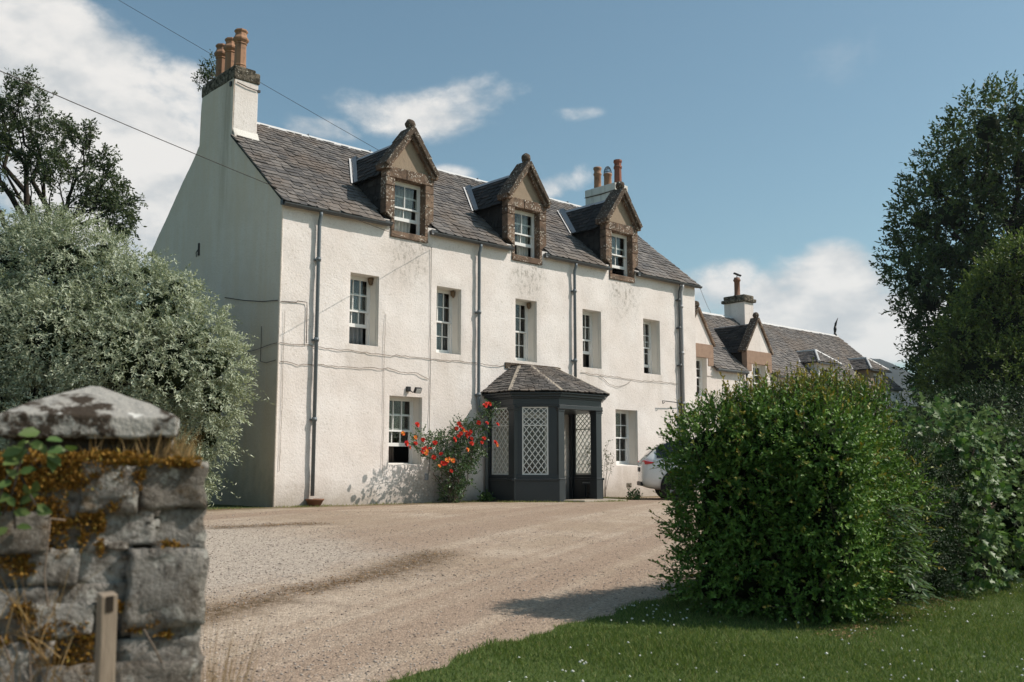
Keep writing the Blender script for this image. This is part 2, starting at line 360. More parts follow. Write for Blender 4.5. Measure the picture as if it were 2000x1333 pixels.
def leafmat(name, dark, light, young, rough=.5, trans=.30, spec=.2, back=None):
    def f(g):
        t = g.attr('tint'); y = g.attr('young'); c = g.mix(t, dark, light); c = g.mix(y, c, young)
        if back is not None:
            c = g.mix(g.new('ShaderNodeNewGeometry').outputs['Backfacing'], c, back)
        b = prin(g, c, rough, spec)
        tl = g.new('ShaderNodeBsdfTranslucent'); g.put(tl.inputs[0], g.mix(.5, c, g.vm('MULTIPLY', c, (1.15, 1.25, .45))))
        m = g.new('ShaderNodeMixShader'); m.inputs[0].default_value = trans; g.l.new(b, m.inputs[1]); g.l.new(tl.outputs[0], m.inputs[2]); return m.outputs[0]
    return mat(name, f)
leafmat('privet_leaf', (.032, .082, .014), (.185, .305, .060), (.46, .27, .05), .45, .18, .22)
leafmat('yew_leaf', (.016, .036, .014), (.040, .072, .022), (.06, .10, .03), .5, .15)
leafmat('box_leaf', (.040, .060, .022), (.11, .13, .045), (.22, .20, .10), .35, .2, .5)
leafmat('maple_leaf', (.055, .120, .028), (.15, .25, .055), (.27, .26, .05), .45, .35, .4, (.12, .17, .09))
leafmat('ash_leaf', (.05, .10, .045), (.11, .175, .085), (.2, .25, .09), .4, .3, .4)
leafmat('silver_leaf', (.20, .235, .15), (.50, .535, .40), (.66, .68, .56), .6, .25, .2)
leafmat('apple_leaf', (.035, .055, .022), (.085, .115, .048), (.14, .16, .08), .5, .3, .35)
leafmat('lime_leaf', (.026, .050, .015), (.100, .140, .038), (.10, .12, .03), .5, .28, .3)
leafmat('bright_leaf', (.060, .100, .020), (.17, .22, .05), (.24, .25, .07), .5, .35, .3)
leafmat('rose_leaf', (.035, .075, .025), (.11, .17, .065), (.15, .12, .05), .35, .22, .45)
leafmat('weed_leaf', (.04, .09, .025), (.10, .17, .05), (.25, .24, .08), .45, .3)
leafmat('grass_blade', (.075, .125, .030), (.170, .225, .060), (.30, .28, .11), .6, .35, .2)
leafmat('dry_grass', (.25, .15, .06), (.42, .29, .14), (.5, .4, .22), .8, .3, .15)
leafmat('moss', (.16, .085, .020), (.40, .225, .055), (.27, .22, .06), .95, .15, .05)
leafmat('litter', (.10, .05, .028), (.26, .14, .075), (.36, .24, .13), .9, .1, .1)
mat('crown_shade', lambda g: prin(g, g.mix(g.noise(g.pos(), 7, 5, .7), (.006, .010, .004), (.022, .032, .012)), .9, .05)); simple('bark', (.075, .060, .047), .95, .08, .35, 14, bump=.6); simple('bark_dark', (.035, .028, .022), .95, .08, .35, 14)  # first one: near-black core colour, painted as the shade inside crowns
mat('rose_red', lambda g: prin(g, g.mix(g.attr('tint'), (.50, .014, .022), (.70, .09, .03)), .55, .2)); mat('rose_orange', lambda g: prin(g, g.mix(g.attr('tint'), (.72, .07, .02), (.90, .50, .10)), .55, .2))
mat('clover_white', lambda g: prin(g, g.mix(g.attr('tint'), (.55, .54, .46), (.75, .74, .68)), .8, .1))

def seg_mask(g, x, y, a, b, w):
    d = np.array(b)-np.array(a); L = np.linalg.norm(d); d = d/L; n = (-d[1], d[0])
    px_ = g.m('SUBTRACT', x, a[0]); py_ = g.m('SUBTRACT', y, a[1])
    s = g.m('ADD', g.m('MULTIPLY', px_, float(d[0])), g.m('MULTIPLY', py_, float(d[1]))); t = g.m('ADD', g.m('MULTIPLY', px_, float(n[0])), g.m('MULTIPLY', py_, float(n[1])))
    return g.m('MULTIPLY', g.mr(g.m('ABSOLUTE', t), w, 0.0), g.m('MULTIPLY', g.mr(s, -.4, .3), g.mr(s, L+.6, L-.4)))
DEBRIS = [((-8.6, -12.45), (-5.84, -10.95), .42), ((-5.9, -10.97), (-4.5, -10.45), .40), ((-4.6, -10.5), (-2.7, -9.3), .55), ((-4.0, -5.45), (-2.2, -5.45), .42)]
def gravel(g):
    p = g.pos(); x, y, z = g.sep(p)
    n1 = g.noise(p, .42, 5, .6); n2 = g.noise(p, 2.2, 5, .65); n3 = g.noise(p, 16, 5, .7)
    # two compacted wheel tracks curving in from the gate
    c = g.mix(g.mr(n1, .38, .64), (.37, .283, .205), (.455, .365, .280)); c = g.mix(g.mr(n2, .5, .75, 0, .6), c, (.27, .205, .152))
    sd_ = g.m('ADD', g.m('MULTIPLY', g.m('ADD', x, 5.8), -.431), g.m('MULTIPLY', g.m('ADD', y, 10.95), .902))
    loose = g.m('MULTIPLY', g.mr(g.m('ADD', sd_, g.m('MULTIPLY', g.m('SUBTRACT', n2, .5), 1.2)), .1, .9), g.m('MULTIPLY', g.mr(g.m('ADD', x, g.m('MULTIPLY', n1, 3.)), -.6, -3.), g.mr(y, -4.2, -6.)))
    c = g.mix(g.m('MULTIPLY', loose, .8), g.mix(g.mr(g.noise(g.comb(g.m('MULTIPLY', sd_, 1.4), 0., g.m('MULTIPLY', n1, .6)), 1.1, 3), .38, .62), c, (.335, .248, .182)), (.46, .395, .325))
    cell = g.vor(p, 58, 'F1', 'Color'); cv = g.sep(cell)[0]
    c = g.mix(g.mr(cv, .0, 1., 0, 1, False), g.vm('SCALE', c, scale=.66), g.vm('SCALE', c, scale=1.32))
    c = g.mix(g.mr(n3, .56, .72, 0, .5), c, (.13, .10, .078)); c = g.mix(g.mr(g.noise(p, 42, 3, .6), .63, .72, 0, .8), c, (.52, .47, .42))
    tot = None
    for a, b, w in DEBRIS:
        k = seg_mask(g, g.m('ADD', x, g.m('MULTIPLY', g.m('SUBTRACT', n2, .5), .5)), g.m('ADD', y, g.m('MULTIPLY', g.m('SUBTRACT', n2, .5), .8)), a, b, w); tot = k if tot is None else g.m('MAXIMUM', tot, k)
    c = g.mix(g.m('MULTIPLY', tot, g.mr(n3, .33, .6, .25, .92)), c, (.095, .062, .032))
    verge = g.m('MULTIPLY', g.mr(g.m('ADD', y, g.m('MULTIPLY', n2, 1.2)), -.55, .1), .75); c = g.mix(verge, c, (.14, .11, .055))
    h = g.m('ADD', g.m('MULTIPLY', g.vor(p, 58, 'F1'), -1.), g.m('MULTIPLY', n3, .6))
    return prin(g, c, .95, .12, g.bump(h, .7, .015))
mat('gravel', gravel)
def lawn(g):
    p = g.pos(); n = g.noise(p, 1.3, 5, .6); m = g.noise(p, 30, 4, .7)
    c = g.mix(n, (.055, .088, .024), (.095, .13, .038)); c = g.mix(g.mr(m, .5, .75, 0, .6), c, (.11, .11, .035)); return prin(g, c, .95, .1, g.bump(m, .8, .03))
mat('lawn', lawn)
def soil(g):
    p = g.pos(); n = g.noise(p, .25, 6, .6); c = g.mix(n, (.05, .075, .022), (.10, .11, .04)); return prin(g, c, .95, .1, g.bump(g.noise(p, 12, 4), .6, .04))
mat('meadow', soil)
def hillm(g):
    p = g.pos(); n = g.noise(p, .012, 7, .62); c = g.mix(g.mr(n, .38, .62), (.020, .026, .020), (.038, .040, .032)); c = g.mix(g.mr(g.noise(p, .05, 5), .55, .7, 0, .5), c, (.022, .028, .020)); return prin(g, c, .98, .05)
mat('hill', hillm)
simple('step_stone', (.36, .31, .25), .9, .15, .25, 9, bump=.4)
# ---------------------------------------------------------------- ground
def sheet(name, mat_, xs, ys, off, inside=None):
    xs = np.array(xs); ys = np.array(ys); X, Y = np.meshgrid(xs, ys); Z = ground_za(Y)+off
    V = np.stack([X, Y, Z], -1).reshape(-1, 3); nx = len(xs); F = []
    for j in range(len(ys)-1):
        for i in range(nx-1):
            if inside is None or inside((xs[i]+xs[i+1])/2, (ys[j]+ys[j+1])/2): F.append((j*nx+i, j*nx+i+1, (j+1)*nx+i+1, (j+1)*nx+i))
    me = fast_mesh(name, V, np.array(F)); return link(name, me, MATS[mat_], None, True, kind='structure')
far = [-2500, -900, -300, -120, -60, -40]
ys_n = list(np.arange(-24, 1.01, .5))
sheet('ground', 'meadow', far+list(np.arange(-30, 61, 10.))+[90, 150, 300, 900, 2500], far+list(np.arange(-36, -24, 4.))+ys_n+[4, 8, 16, 30, 60, 120, 300, 900, 2500], 0.0)
LAWN_EDGE = [(-9.0, -15.5), (-7.6, -14.42), (-6.86, -14.12), (-6.39, -13.95), (-5.71, -13.7), (-4.96, -13.53), (-4.36, -13.41), (-3.62, -13.16), (-2.43, -12.88), (-1.5, -12.65), (.17, -12.2), (4, -11.6), (16, -11.2)]
LEX = np.array([p[0] for p in LAWN_EDGE]); LEY = np.array([p[1] for p in LAWN_EDGE])
def lawn_edge_y(x): return np.interp(x, LEX, LEY)
def sheet_strip(name, mat_, xs, y0f, y1f, ny, off):
    V = []; F = []; nx = len(xs)
    for j in range(ny+1):
        for x in xs:
            y = y0f(x)+(y1f(x)-y0f(x))*j/ny; V.append((x, y, ground_z(x, y)+off))
    for j in range(ny):
        for i in range(nx-1): F.append((j*nx+i, j*nx+i+1, (j+1)*nx+i+1, (j+1)*nx+i))
    return link(name, fast_mesh(name, np.array(V), np.array(F)), MATS[mat_], None, True, kind='structure')
sheet_strip('gravel_drive', 'gravel', list(np.arange(-14, 40.1, .5)), lambda x: -24.0, lambda x: -0.01 if x < 15.1 else 1.19, 60, .006)
sheet_strip('lawn', 'lawn', list(np.arange(-9.0, 16.01, .2)), lambda x: -24.0, lambda x: float(lawn_edge_y(x))+.05*math.sin(x*5.1)+.03*math.sin(x*13), 60, .012)
# ---------------------------------------------------------------- slates
def slate_template(k, rng):
    c1, c2, c3, c4 = (rng.uniform(.03, .30), rng.uniform(.06, .34), rng.uniform(.03, .30), rng.uniform(.06, .34))
    if k % 3 == 0: c1 = c2 = .04
    if k % 4 == 1: c3 = c4 = .04
    out = [(.03+c1, .0), (.97-c3, .0+rng.uniform(-.04, .04)), (.972, c4), (.97, 1.), (.03, 1.), (.028, c2)]
    V = [(x, y, 1.) for x, y in out]+[(x, y, 0.) for x, y in out]; F = [(0, 1, 2), (0, 2, 3), (0, 3, 4), (0, 4, 5)]
    for i in range(6):
        j = (i+1) % 6; F += [(i+6, j+6, j), (i+6, j, i)]
    return np.array(V), np.array(F)
_r = random.Random(3); SLT = [slate_template(k, _r) for k in range(10)]; SLM = {}
def slate_mesh(k, m):
    if (k, m) not in SLM:
        me = fast_mesh('slate', *SLT[k], flat=True); me.materials.append(MATS[m]); SLM[(k, m)] = me
    return SLM[(k, m)]
def facet(E0, u, v, n, tmax, intervals, e0, e1, wmean, rng):
    E0, u, v, n = [np.asarray(a, float) for a in (E0, u, v, n)]; res = []; t = 0.; row = 0
    while t < tmax-.03:
        ex = e0+(e1-e0)*t/tmax; h = min(ex*1.75, tmax-t+.02)
        for s0, s1 in intervals(t+ex*.5):
            s = s0-rng.uniform(0, wmean*.8)
            while s < s1:
                w = wmean*rng.uniform(.72, 1.3)*(1.0-.22*t/tmax); a, b = max(s, s0), min(s+w, s1)
                if b-a > .06:
                    lift = rng.uniform(.024, .042); dy = rng.uniform(-.02, .02)
                    O = E0+u*a+v*(t+dy)+n*lift; vv = v*h-n*(lift-.002); nn_ = np.cross(u, vv); nn_ = nn_/np.linalg.norm(nn_); nn_ = nn_ if np.dot(nn_, n) > 0 else -nn_
                    res.append((O, u*(b-a), vv, nn_*.020, rng.randrange(10), rng.random()))
                s += w
        t += ex; row += 1
    return res
def place_slates(res, material, parent, n_single, far_name='slate_courses'):
    res = sorted(res, key=lambda q: np.linalg.norm(q[0]-CAM)); base = wloc(parent)
    for O, a, b, c, k, r_ in res[:n_single]:
        o = bpy.data.objects.new('slate', slate_mesh(k, material)); COL.objects.link(o); o.parent = parent
        M = Matrix(((a[0], b[0], c[0], O[0]-base[0]), (a[1], b[1], c[1], O[1]-base[1]), (a[2], b[2], c[2], O[2]-base[2]), (0, 0, 0, 1)))
        o.matrix_local = M
    rest = res[n_single:]
    if rest:
        V = []; F = []; T = []; off = 0
        for O, a, b, c, k, r_ in rest:
            tv, tf = SLT[k]; w = O+tv[:, :1]*a+tv[:, 1:2]*b+tv[:, 2:]*c-base; V.append(w); F.append(tf+off); T.append(np.full(len(w), r_)); off += len(w)
        me = fast_mesh(far_name, np.concatenate(V), np.concatenate(F), {'tint': np.concatenate(T)}, True); link(far_name, me, MATS[material], parent, kind='stuff')

# ---------------------------------------------------------------- windows
def sash(x0, x1, z0, z1, y, cols, rows, rb, rt, st, parent, name, bar=.022, panes=True):
    m = MB(); d = .042
    m.box(x0, x0+st, y, y+d, z0, z1); m.box(x1-st, x1, y, y+d, z0, z1)
    m.box(x0+st, x1-st, y-.004, y+d-.004, z0, z0+rb); m.box(x0+st, x1-st, y+.002, y+d-.002, z1-rt, z1)
    gx0, gx1, gz0, gz1 = x0+st, x1-st, z0+rb, z1-rt; cw = (gx1-gx0)/cols; rh = (gz1-gz0)/rows
    for i in range(1, cols): m.box(gx0+i*cw-bar/2, gx0+i*cw+bar/2, y+.004, y+d-.006, gz0, gz1)
    for j in range(1, rows): m.box(gx0, gx1, y+.006, y+d-.008, gz0+j*rh-bar/2, gz0+j*rh+bar/2)
    s = m.build(name, MATS['white_paint'], parent)
    for i in range(cols):
        for j in range(rows):
            MB().box(gx0+i*cw+bar/2, gx0+(i+1)*cw-bar/2, y+.018, y+.022, gz0+j*rh+bar/2, gz0+(j+1)*rh-bar/2).build('pane', MATS['glass'], parent)
    return s
def window(parent, x0, x1, z0, z1, y0, depth, cols, rows, raised=0., reveal='reveal_paint', splay=.03, drop=0.):
    yr = y0+depth; xi0, xi1 = x0+splay, x1-splay; fw = .035
    m = MB(); m.box(xi0, xi0+fw, yr, yr+.11, z0, z1); m.box(xi1-fw, xi1, yr, yr+.11, z0, z1); m.box(xi0+fw, xi1-fw, yr, yr+.11, z1-.045, z1); m.box(xi0+fw, xi1-fw, yr-.03, yr+.11, z0, z0+.05)
    w = m.build('window', MATS['white_paint'], parent)
    rv = MB(); e = .0
    rv.add([(x0,y0+e,z0),(xi0,yr,z0),(xi0,yr,z1),(x0,y0+e,z1)], [(0,1,2,3)]); rv.add([(x1,y0+e,z0),(xi1,yr,z0),(xi1,yr,z1),(x1,y0+e,z1)], [(3,2,1,0)])
    rv.add([(x0,y0+e,z1),(xi0,yr,z1),(xi1,yr,z1),(x1,y0+e,z1)], [(0,1,2,3)])
    if depth > .25:
        for k in (.12, .30):      # boarded lining joints on the right-hand reveal
            a = np.array([x1-splay*k-.012, y0+depth*k, 0]); rv.obox(a+np.array([0, 0, (z0+z1)/2]), (.004, 0, 0), (0, .006, 0), (0, 0, (z1-z0)/2-.01))
    rv.build('reveal', MATS[reveal], w)
    sl = MB(); sl.prism([(x0, y0+.012, z0-.05), (x0, y0+.012, z0+.005), (x0, yr+.0, z0+.035), (x0, yr, z0-.05)], (x1-x0, 0, 0)); sl.build('sill', MATS[reveal], w, bevel=.008)
    a, b = xi0+fw+.002, xi1-fw-.002; zb, zt = z0+.05, z1-.046; zm = (zb+zt)/2
    sash(a, b, zm-.02+drop*-1, zt-drop, yr+.012, cols, rows, .042, .045, .042, w, 'upper_sash')
    sash(a+.001, b-.001, zb+.002+raised, zm+.02+raised, yr+.058, cols, rows, .085, .040, .042, w, 'lower_sash')
    return w
def curtain(x0, x1, z0, z1, y, material, label, amp=.035, waves=5, taper=0.):
    m = MB(); n = waves*8; V = []
    for j in range(7):
        t = j/6
        for i in range(n+1):
            s = i/n; xx = x0+(x1-x0)*s+taper*(1-t)*(s-.5)*.0+taper*(1-t)
            V.append((xx, y+amp*math.sin(s*waves*2*math.pi+.5*math.sin(t*3))+.01*math.sin(t*9+s*14), z0+(z1-z0)*t))
    Fq = [(j*(n+1)+i, j*(n+1)+i+1, (j+1)*(n+1)+i+1, (j+1)*(n+1)+i) for j in range(6) for i in range(n)]
    m.add(V, Fq); o = m.build('curtain', MATS[material], None, True); sm = o.modifiers.new('t', 'SOLIDIFY'); sm.thickness = .004
    return tag(o, label, 'curtain', 'curtains at the house windows')

# ---------------------------------------------------------------- farmhouse
HL, HD, ZE, SL = 15.04, 7.277, 6.936, .824; ZR = ZE+SL*HD/2
house = thing('farmhouse', 'tall white harled farmhouse with slate roof and three stone dormers', 'house')
def grid_wall(u0, u1, z0f, z1f, holes, step, place, amp, seed, extra=()):
    ed = sorted(set([u0, u1]+list(extra)+[h[0] for h in holes]+[h[1] for h in holes])); us = list(ed)
    for k in np.arange(u0, u1, step):
        if min(abs(k-e) for e in ed) > step*.35: us.append(float(k))
    us.sort(); zmax = max(z1f(u) for u in us); z0 = z0f
    ez = sorted(set([z0]+[h[2] for h in holes]+[h[3] for h in holes])); zs = list(ez)
    for k in np.arange(z0, zmax, step):
        if min(abs(k-e) for e in ez) > step*.35: zs.append(float(k))
    zs.append(zmax); zs = sorted(set(zs)); V = []; F = []; nu = len(us)
    def edge(u, z):
        return any((h[0]-.001 <= u <= h[1]+.001) and (h[2]-.001 <= z <= h[3]+.001) for h in holes)
    for z in zs:
        for u in us:
            zz = min(z, z1f(u)); a = 0. if edge(u, z) else amp*(mnoise.noise(Vector((u*1.7+seed, z*1.7, seed)))*.7+.5+mnoise.noise(Vector((u*6+seed, z*6, 4.)))*.4)
            V.append(place(u, zz, max(a, 0)))
    for j in range(len(zs)-1):
        for i in range(nu-1):
            cu, cz = (us[i]+us[i+1])/2, (zs[j]+zs[j+1])/2
            if zs[j] >= max(z1f(us[i]), z1f(us[i+1]))-1e-6: continue
            if any(h[0] < cu < h[1] and h[2] < cz < h[3] for h in holes): continue
            F.append((j*nu+i, j*nu+i+1, (j+1)*nu+i+1, (j+1)*nu+i))
    return MB().add(V, F)
UPW = [(1.83, 2.645), (4.40, 5.20), (7.10, 7.90), (9.73, 10.52), (12.43, 13.23)]
GRW = [(3.0, 3.98), (11.10, 12.09)]
holes = [(a, b, 3.79, 5.49) for a, b in UPW]+[(a, b, .99, 2.64) for a, b in GRW]+[(d-.565, d+.565, 6.53, 6.95) for d in DORMER_X]
grid_wall(0, HL, -.25, lambda u: 6.945, holes, .125, lambda u, z, a: (u, -a, z), .022, 3).build('wall', MATS['harl'], house, True)
def gtop(y):
    return 10.56 if 2.615 < y < 4.435 else ZE+SL*min(y, HD-y)
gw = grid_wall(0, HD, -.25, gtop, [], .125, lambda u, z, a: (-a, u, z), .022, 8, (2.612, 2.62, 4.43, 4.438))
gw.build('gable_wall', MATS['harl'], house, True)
MB().tube([(.014, .014, z) for z in np.arange(-.2, 6.93, .12)], [.034+.010*mnoise.noise(Vector((z*4, 0, 0))) for z in np.arange(-.2, 6.93, .12)], 10).build('corner', MATS['harl'], house, True)
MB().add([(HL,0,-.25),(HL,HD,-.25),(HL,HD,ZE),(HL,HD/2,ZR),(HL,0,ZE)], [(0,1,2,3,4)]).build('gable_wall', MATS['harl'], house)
MB().add([(0,HD,-.25),(HL,HD,-.25),(HL,HD,ZE),(0,HD,ZE)], [(0,1,2,3)]).build('wall', MATS['harl'], house)
# floors and a partition inside, seen dimly through the windows
MB().box(.1, HL-.1, .5, HD-.1, 3.0, 3.15).build('floor', MATS['room'], house); MB().box(.1, HL-.1, .5, HD-.1, 5.95, 6.1).build('floor', MATS['room'], house)
MB().box(.1, HL-.1, 3.3, 3.4, 0, 9.0).build('partition', MATS['room'], house)
# roof
roof = MB(); un = np.array([0, -SL, 1.])/math.hypot(1, SL); uv = np.array([0, 1., SL])/math.hypot(1, SL)
def rp(x, y, off=0.): return np.array([x, y, ZE+SL*y])+un*off
def dorm_hw(y): return .70 if y < 1.40 else max(0, .70*(2.70-y)/1.3)
V = []; F = []
cols_ = sorted(set([0., HL]+[d+s*k for d in DORMER_X for s in (-1, 1) for k in (0, .35, .70)]+list(np.arange(.5, HL, .5)))); rows_ = [-.12, .0, .4, .8, 1.1, 1.4, 1.8, 2.2, 2.7, 3.1, HD/2]
for y in rows_:
    for x in cols_: V.append(rp(x, y, -.005))
nc = len(cols_)
for j in range(len(rows_)-1):
    for i in range(nc-1):
        cx, cy = (cols_[i]+cols_[i+1])/2, (rows_[j]+rows_[j+1])/2
        if any(abs(cx-d) < dorm_hw(cy)-.1 for d in DORMER_X): continue
        F.append((j*nc+i, j*nc+i+1, (j+1)*nc+i+1, (j+1)*nc+i))
roof.add(V, F); roof.add([(0, HD+.12, ZE-SL*.12), (HL, HD+.12, ZE-SL*.12), (HL, HD/2, ZR), (0, HD/2, ZR)], [(0, 1, 2, 3)])
roof_o = roof.build('roof', MATS['underlay'], house)
def ivals(t):
    y = -.17+t*uv[1]; out = []; s = -.07 if y < 2.45 else .05
    for d in DORMER_X:
        h = dorm_hw(y)+(.10 if y < .25 else .0)
        if h > .01: out.append((s, d-h)); s = d+h
    out.append((s, HL+.07)); return out
TM = (HD/2+.17)/uv[1]
sl_main = facet(rp(0, -.17, .0), (1, 0, 0), uv, un, TM-.02, ivals, .215, .150, .27, random.Random(11))
place_slates(sl_main, 'slate', roof_o, 300)
ub = np.array([0, SL, 1.])/math.hypot(1, SL); vb = np.array([0, -1., SL])/math.hypot(1, SL)
# ridge: zinc capping in lengths with small ties
for k in range(7):
    a = .68+k*2.03; b = min(a+2.02, 14.36)
    m = MB(); m.prism([(a, HD/2-.15, ZR-.075), (a, HD/2-.02, ZR+.045), (a, HD/2+.02, ZR+.045), (a, HD/2+.15, ZR-.075), (a, HD/2+.13, ZR-.095), (a, HD/2, ZR+.01), (a, HD/2-.13, ZR-.095)], (b-a, 0, 0)); m.build('ridge_capping', MATS['lead'], roof_o)
    MB().box(b-.006, b+.006, HD/2-.06, HD/2+.06, ZR-.02, ZR+.075).build('ridge_tie', MATS['lead_dark'], roof_o)
MB().prism([rp(.02, -.20, .004), rp(.02, -.20, -.03), rp(.02, HD/2-1.05, -.03), rp(.02, HD/2-1.05, .004)], (-.075, 0, 0)).build('verge_fillet', MATS['underlay'], roof_o)

# gutters and downpipes
for a, b in ((.0-.06, 2.86), (4.14, 6.86), (8.16, 10.82), (12.12, HL+.14)):
    m = MB(); y, z, r = -.165, ZE-.135, .065
    prof = [(y+r*math.cos(t), z+r*math.sin(t)) for t in np.linspace(math.pi, 2*math.pi, 9)]+[(y+(r-.012)*math.cos(t), z+(r-.012)*math.sin(t)) for t in np.linspace(2*math.pi, math.pi, 9)]
    m.prism([(a, p[0], p[1]) for p in prof], (b-a, 0, 0)); m.box(a, b, y+r-.01, -.005, z-.03, z+.075)
    m.build('gutter', MATS['gutter_paint'], house)
def downpipe(x, z0, material, r=.043, y=-.10, joints=(1.95, 3.75, 5.6), bend=None):
    pts = [(x, -.165, ZE-.20), (x, -.165, ZE-.27), (x, y-.01, ZE-.40), (x, y, ZE-.5), (x, y, z0)] if bend is None else bend
    p = MB().tube(pts, r, 12).build('downpipe', MATS[material], house, True)
    for z in joints:
        MB().tube([(x, y, z), (x, y, z+.09)], r+.013, 12).tube([(x, y, z+.03), (x, y, z+.055)], r+.02, 12).build('collar', MATS[material], p, True)
        MB().box(x-.075, x+.075, y+.02, -.004, z+.02, z+.06).build('bracket', MATS[material], p)
    return p
downpipe(.90, .30, 'pipe_grey')
downpipe(5.72, 2.6, 'pipe_grey', joints=(2.75, 4.9), bend=[(5.72, -.165, ZE-.2), (5.72, -.165, ZE-.27), (5.72, -.10, ZE-.45), (5.72, -.10, 2.55), (5.74, -.10, 2.42), (5.86, -.11, 2.28), (5.97, -.12, 2.2), (5.98, -.12, .1)])
downpipe(9.31, 3.35, 'pipe_grey', joints=(3.9, 5.9))
downpipe(14.10, .12, 'gutter_paint', r=.03, joints=(2.4, 4.1, 5.3, 6.2)); downpipe(14.22, .12, 'pipe_pale', r=.045, joints=(2.9, 4.5, 6.0))

# windows of the front
RAISE = [.42, 0, 0, .40, .20]
for (a, b), rs in zip(UPW, RAISE): window(house, a, b, 3.79, 5.49, 0, .33, 3, 2, rs)
for (a, b), rs in zip(GRW, (.40, 0)): window(house, a, b, .99, 2.64, 0, .33, 3, 2, rs)
tag(house, 'tall white harled farmhouse with slate roof and three stone dormers', 'house')

# chimney stacks
def pot(c, prof, material, parent, n=8, rot=.39):
    return MB().lathe(c, prof, n, rot=rot).build('chimney_pot', MATS[material], parent, n > 10, bevel=.006 if n <= 10 else 0)
OCT = [(.19, 0), (.185, .07), (.150, .10), (.150, .15), (.165, .17), (.150, .20), (.142, .72), (.165, .745), (.15, .77), (.20, .84), (.205, .88), (.150, .97), (.142, 1.03), (.175, 1.08), (.165, 1.12), (.12, 1.12), (.12, .9)]
def stack(x0, x1, y0, y1, z0, z1, parent, cope_h, cope_p, copemat, material='stack_harl'):
    m = MB(); nz = 10
    m.box(x0, x1, y0, y1, z0, z1); o = m.build('chimney_stack', MATS[material], parent, bevel=.02)
    c = MB(); bm_s = MB()
    bm_s.box(x0-cope_p, x1+cope_p, y0-cope_p, y1+cope_p, z1, z1+cope_h)
    co = bm_s.jitter(.018, 4, x0).build('cope', MATS[copemat], o, bevel=.03)
    return o, co
st, co = stack(.012, .66, 2.62, 4.43, 9.08, 10.56, house, .28, .035, 'cope_stone', 'harl')
MB().box(.02, .62, 2.68, 4.37, 10.84, 10.95).build('flaunching', MATS['cope_stone'], st, bevel=.04)
MB().prism([(.01, 2.63, 9.28), (.01, 2.50, 9.04), (.01, 2.63, 9.05)], (.67, 0, 0)).jitter(.01, 5).build('fillet', MATS['stack_harl'], st)
for y, dz in ((3.02, 0), (3.55, -.06), (4.08, -.05)): pot((.33, y, 10.92+dz), OCT, 'buff_clay', st)
MB().tube([(.06, 2.59, 10.46), (.35, 2.585, 10.40), (.62, 2.59, 10.38)], .012, 5).build('strap_wire', MATS['cable'], st)
MB().box(-.045, .0, 2.72, 2.80, 10.38, 10.50).box(.64, .71, 2.6, 2.66, 10.36, 10.42).build('strap_anchor', MATS['black_metal'], st)
st2, co2 = stack(14.42, 15.10, 2.84, 4.26, 8.6, 10.56, house, .27, .015, 'stack_harl')
MB().tube([(14.405, 4.28, 10.56), (14.403, 3.5, 10.53), (14.403, 2.83, 10.56), (15.11, 2.825, 10.55)], .014, 5).build('strap_wire', MATS['cable'], st2)
CYL = [(.15, 0), (.135, .05), (.125, .55), (.15, .58), (.15, .63), (.125, .66), (.125, .74), (.155, .80), (.145, .86), (.10, .86), (.1, .7)]
pot((14.75, 3.95, 10.83), CYL, 'buff_clay', st2, 16); pot((14.75, 2.98, 10.83), [(r*1.05, z*1.05) for r, z in CYL], 'red_clay', st2, 8)
pot((14.75, 3.46, 10.83), [(.15, 0), (.14, .05), (.135, .42), (.16, .46), (.15, .52), (.11, .52), (.11, .4)], 'buff_clay', st2, 16)
cg = MB()
for k in range(9):
    a = math.pi*k/9; pts = [(14.75+.14*math.cos(a)*math.cos(t), 3.46+.14*math.sin(a)*math.cos(t), 11.36+.26*math.sin(t)) for t in np.linspace(0, math.pi, 11)]; cg.tube(pts, .007, 4)
for t in (.1, .5, .9): cg.tube([(14.75+.14*math.cos(t)*math.cos(a), 3.46+.14*math.cos(t)*math.sin(a), 11.36+.26*math.sin(t)) for a in np.linspace(0, 2*math.pi, 15)], .007, 4)
cg.build('wire_guard', MATS['black_metal'], st2)

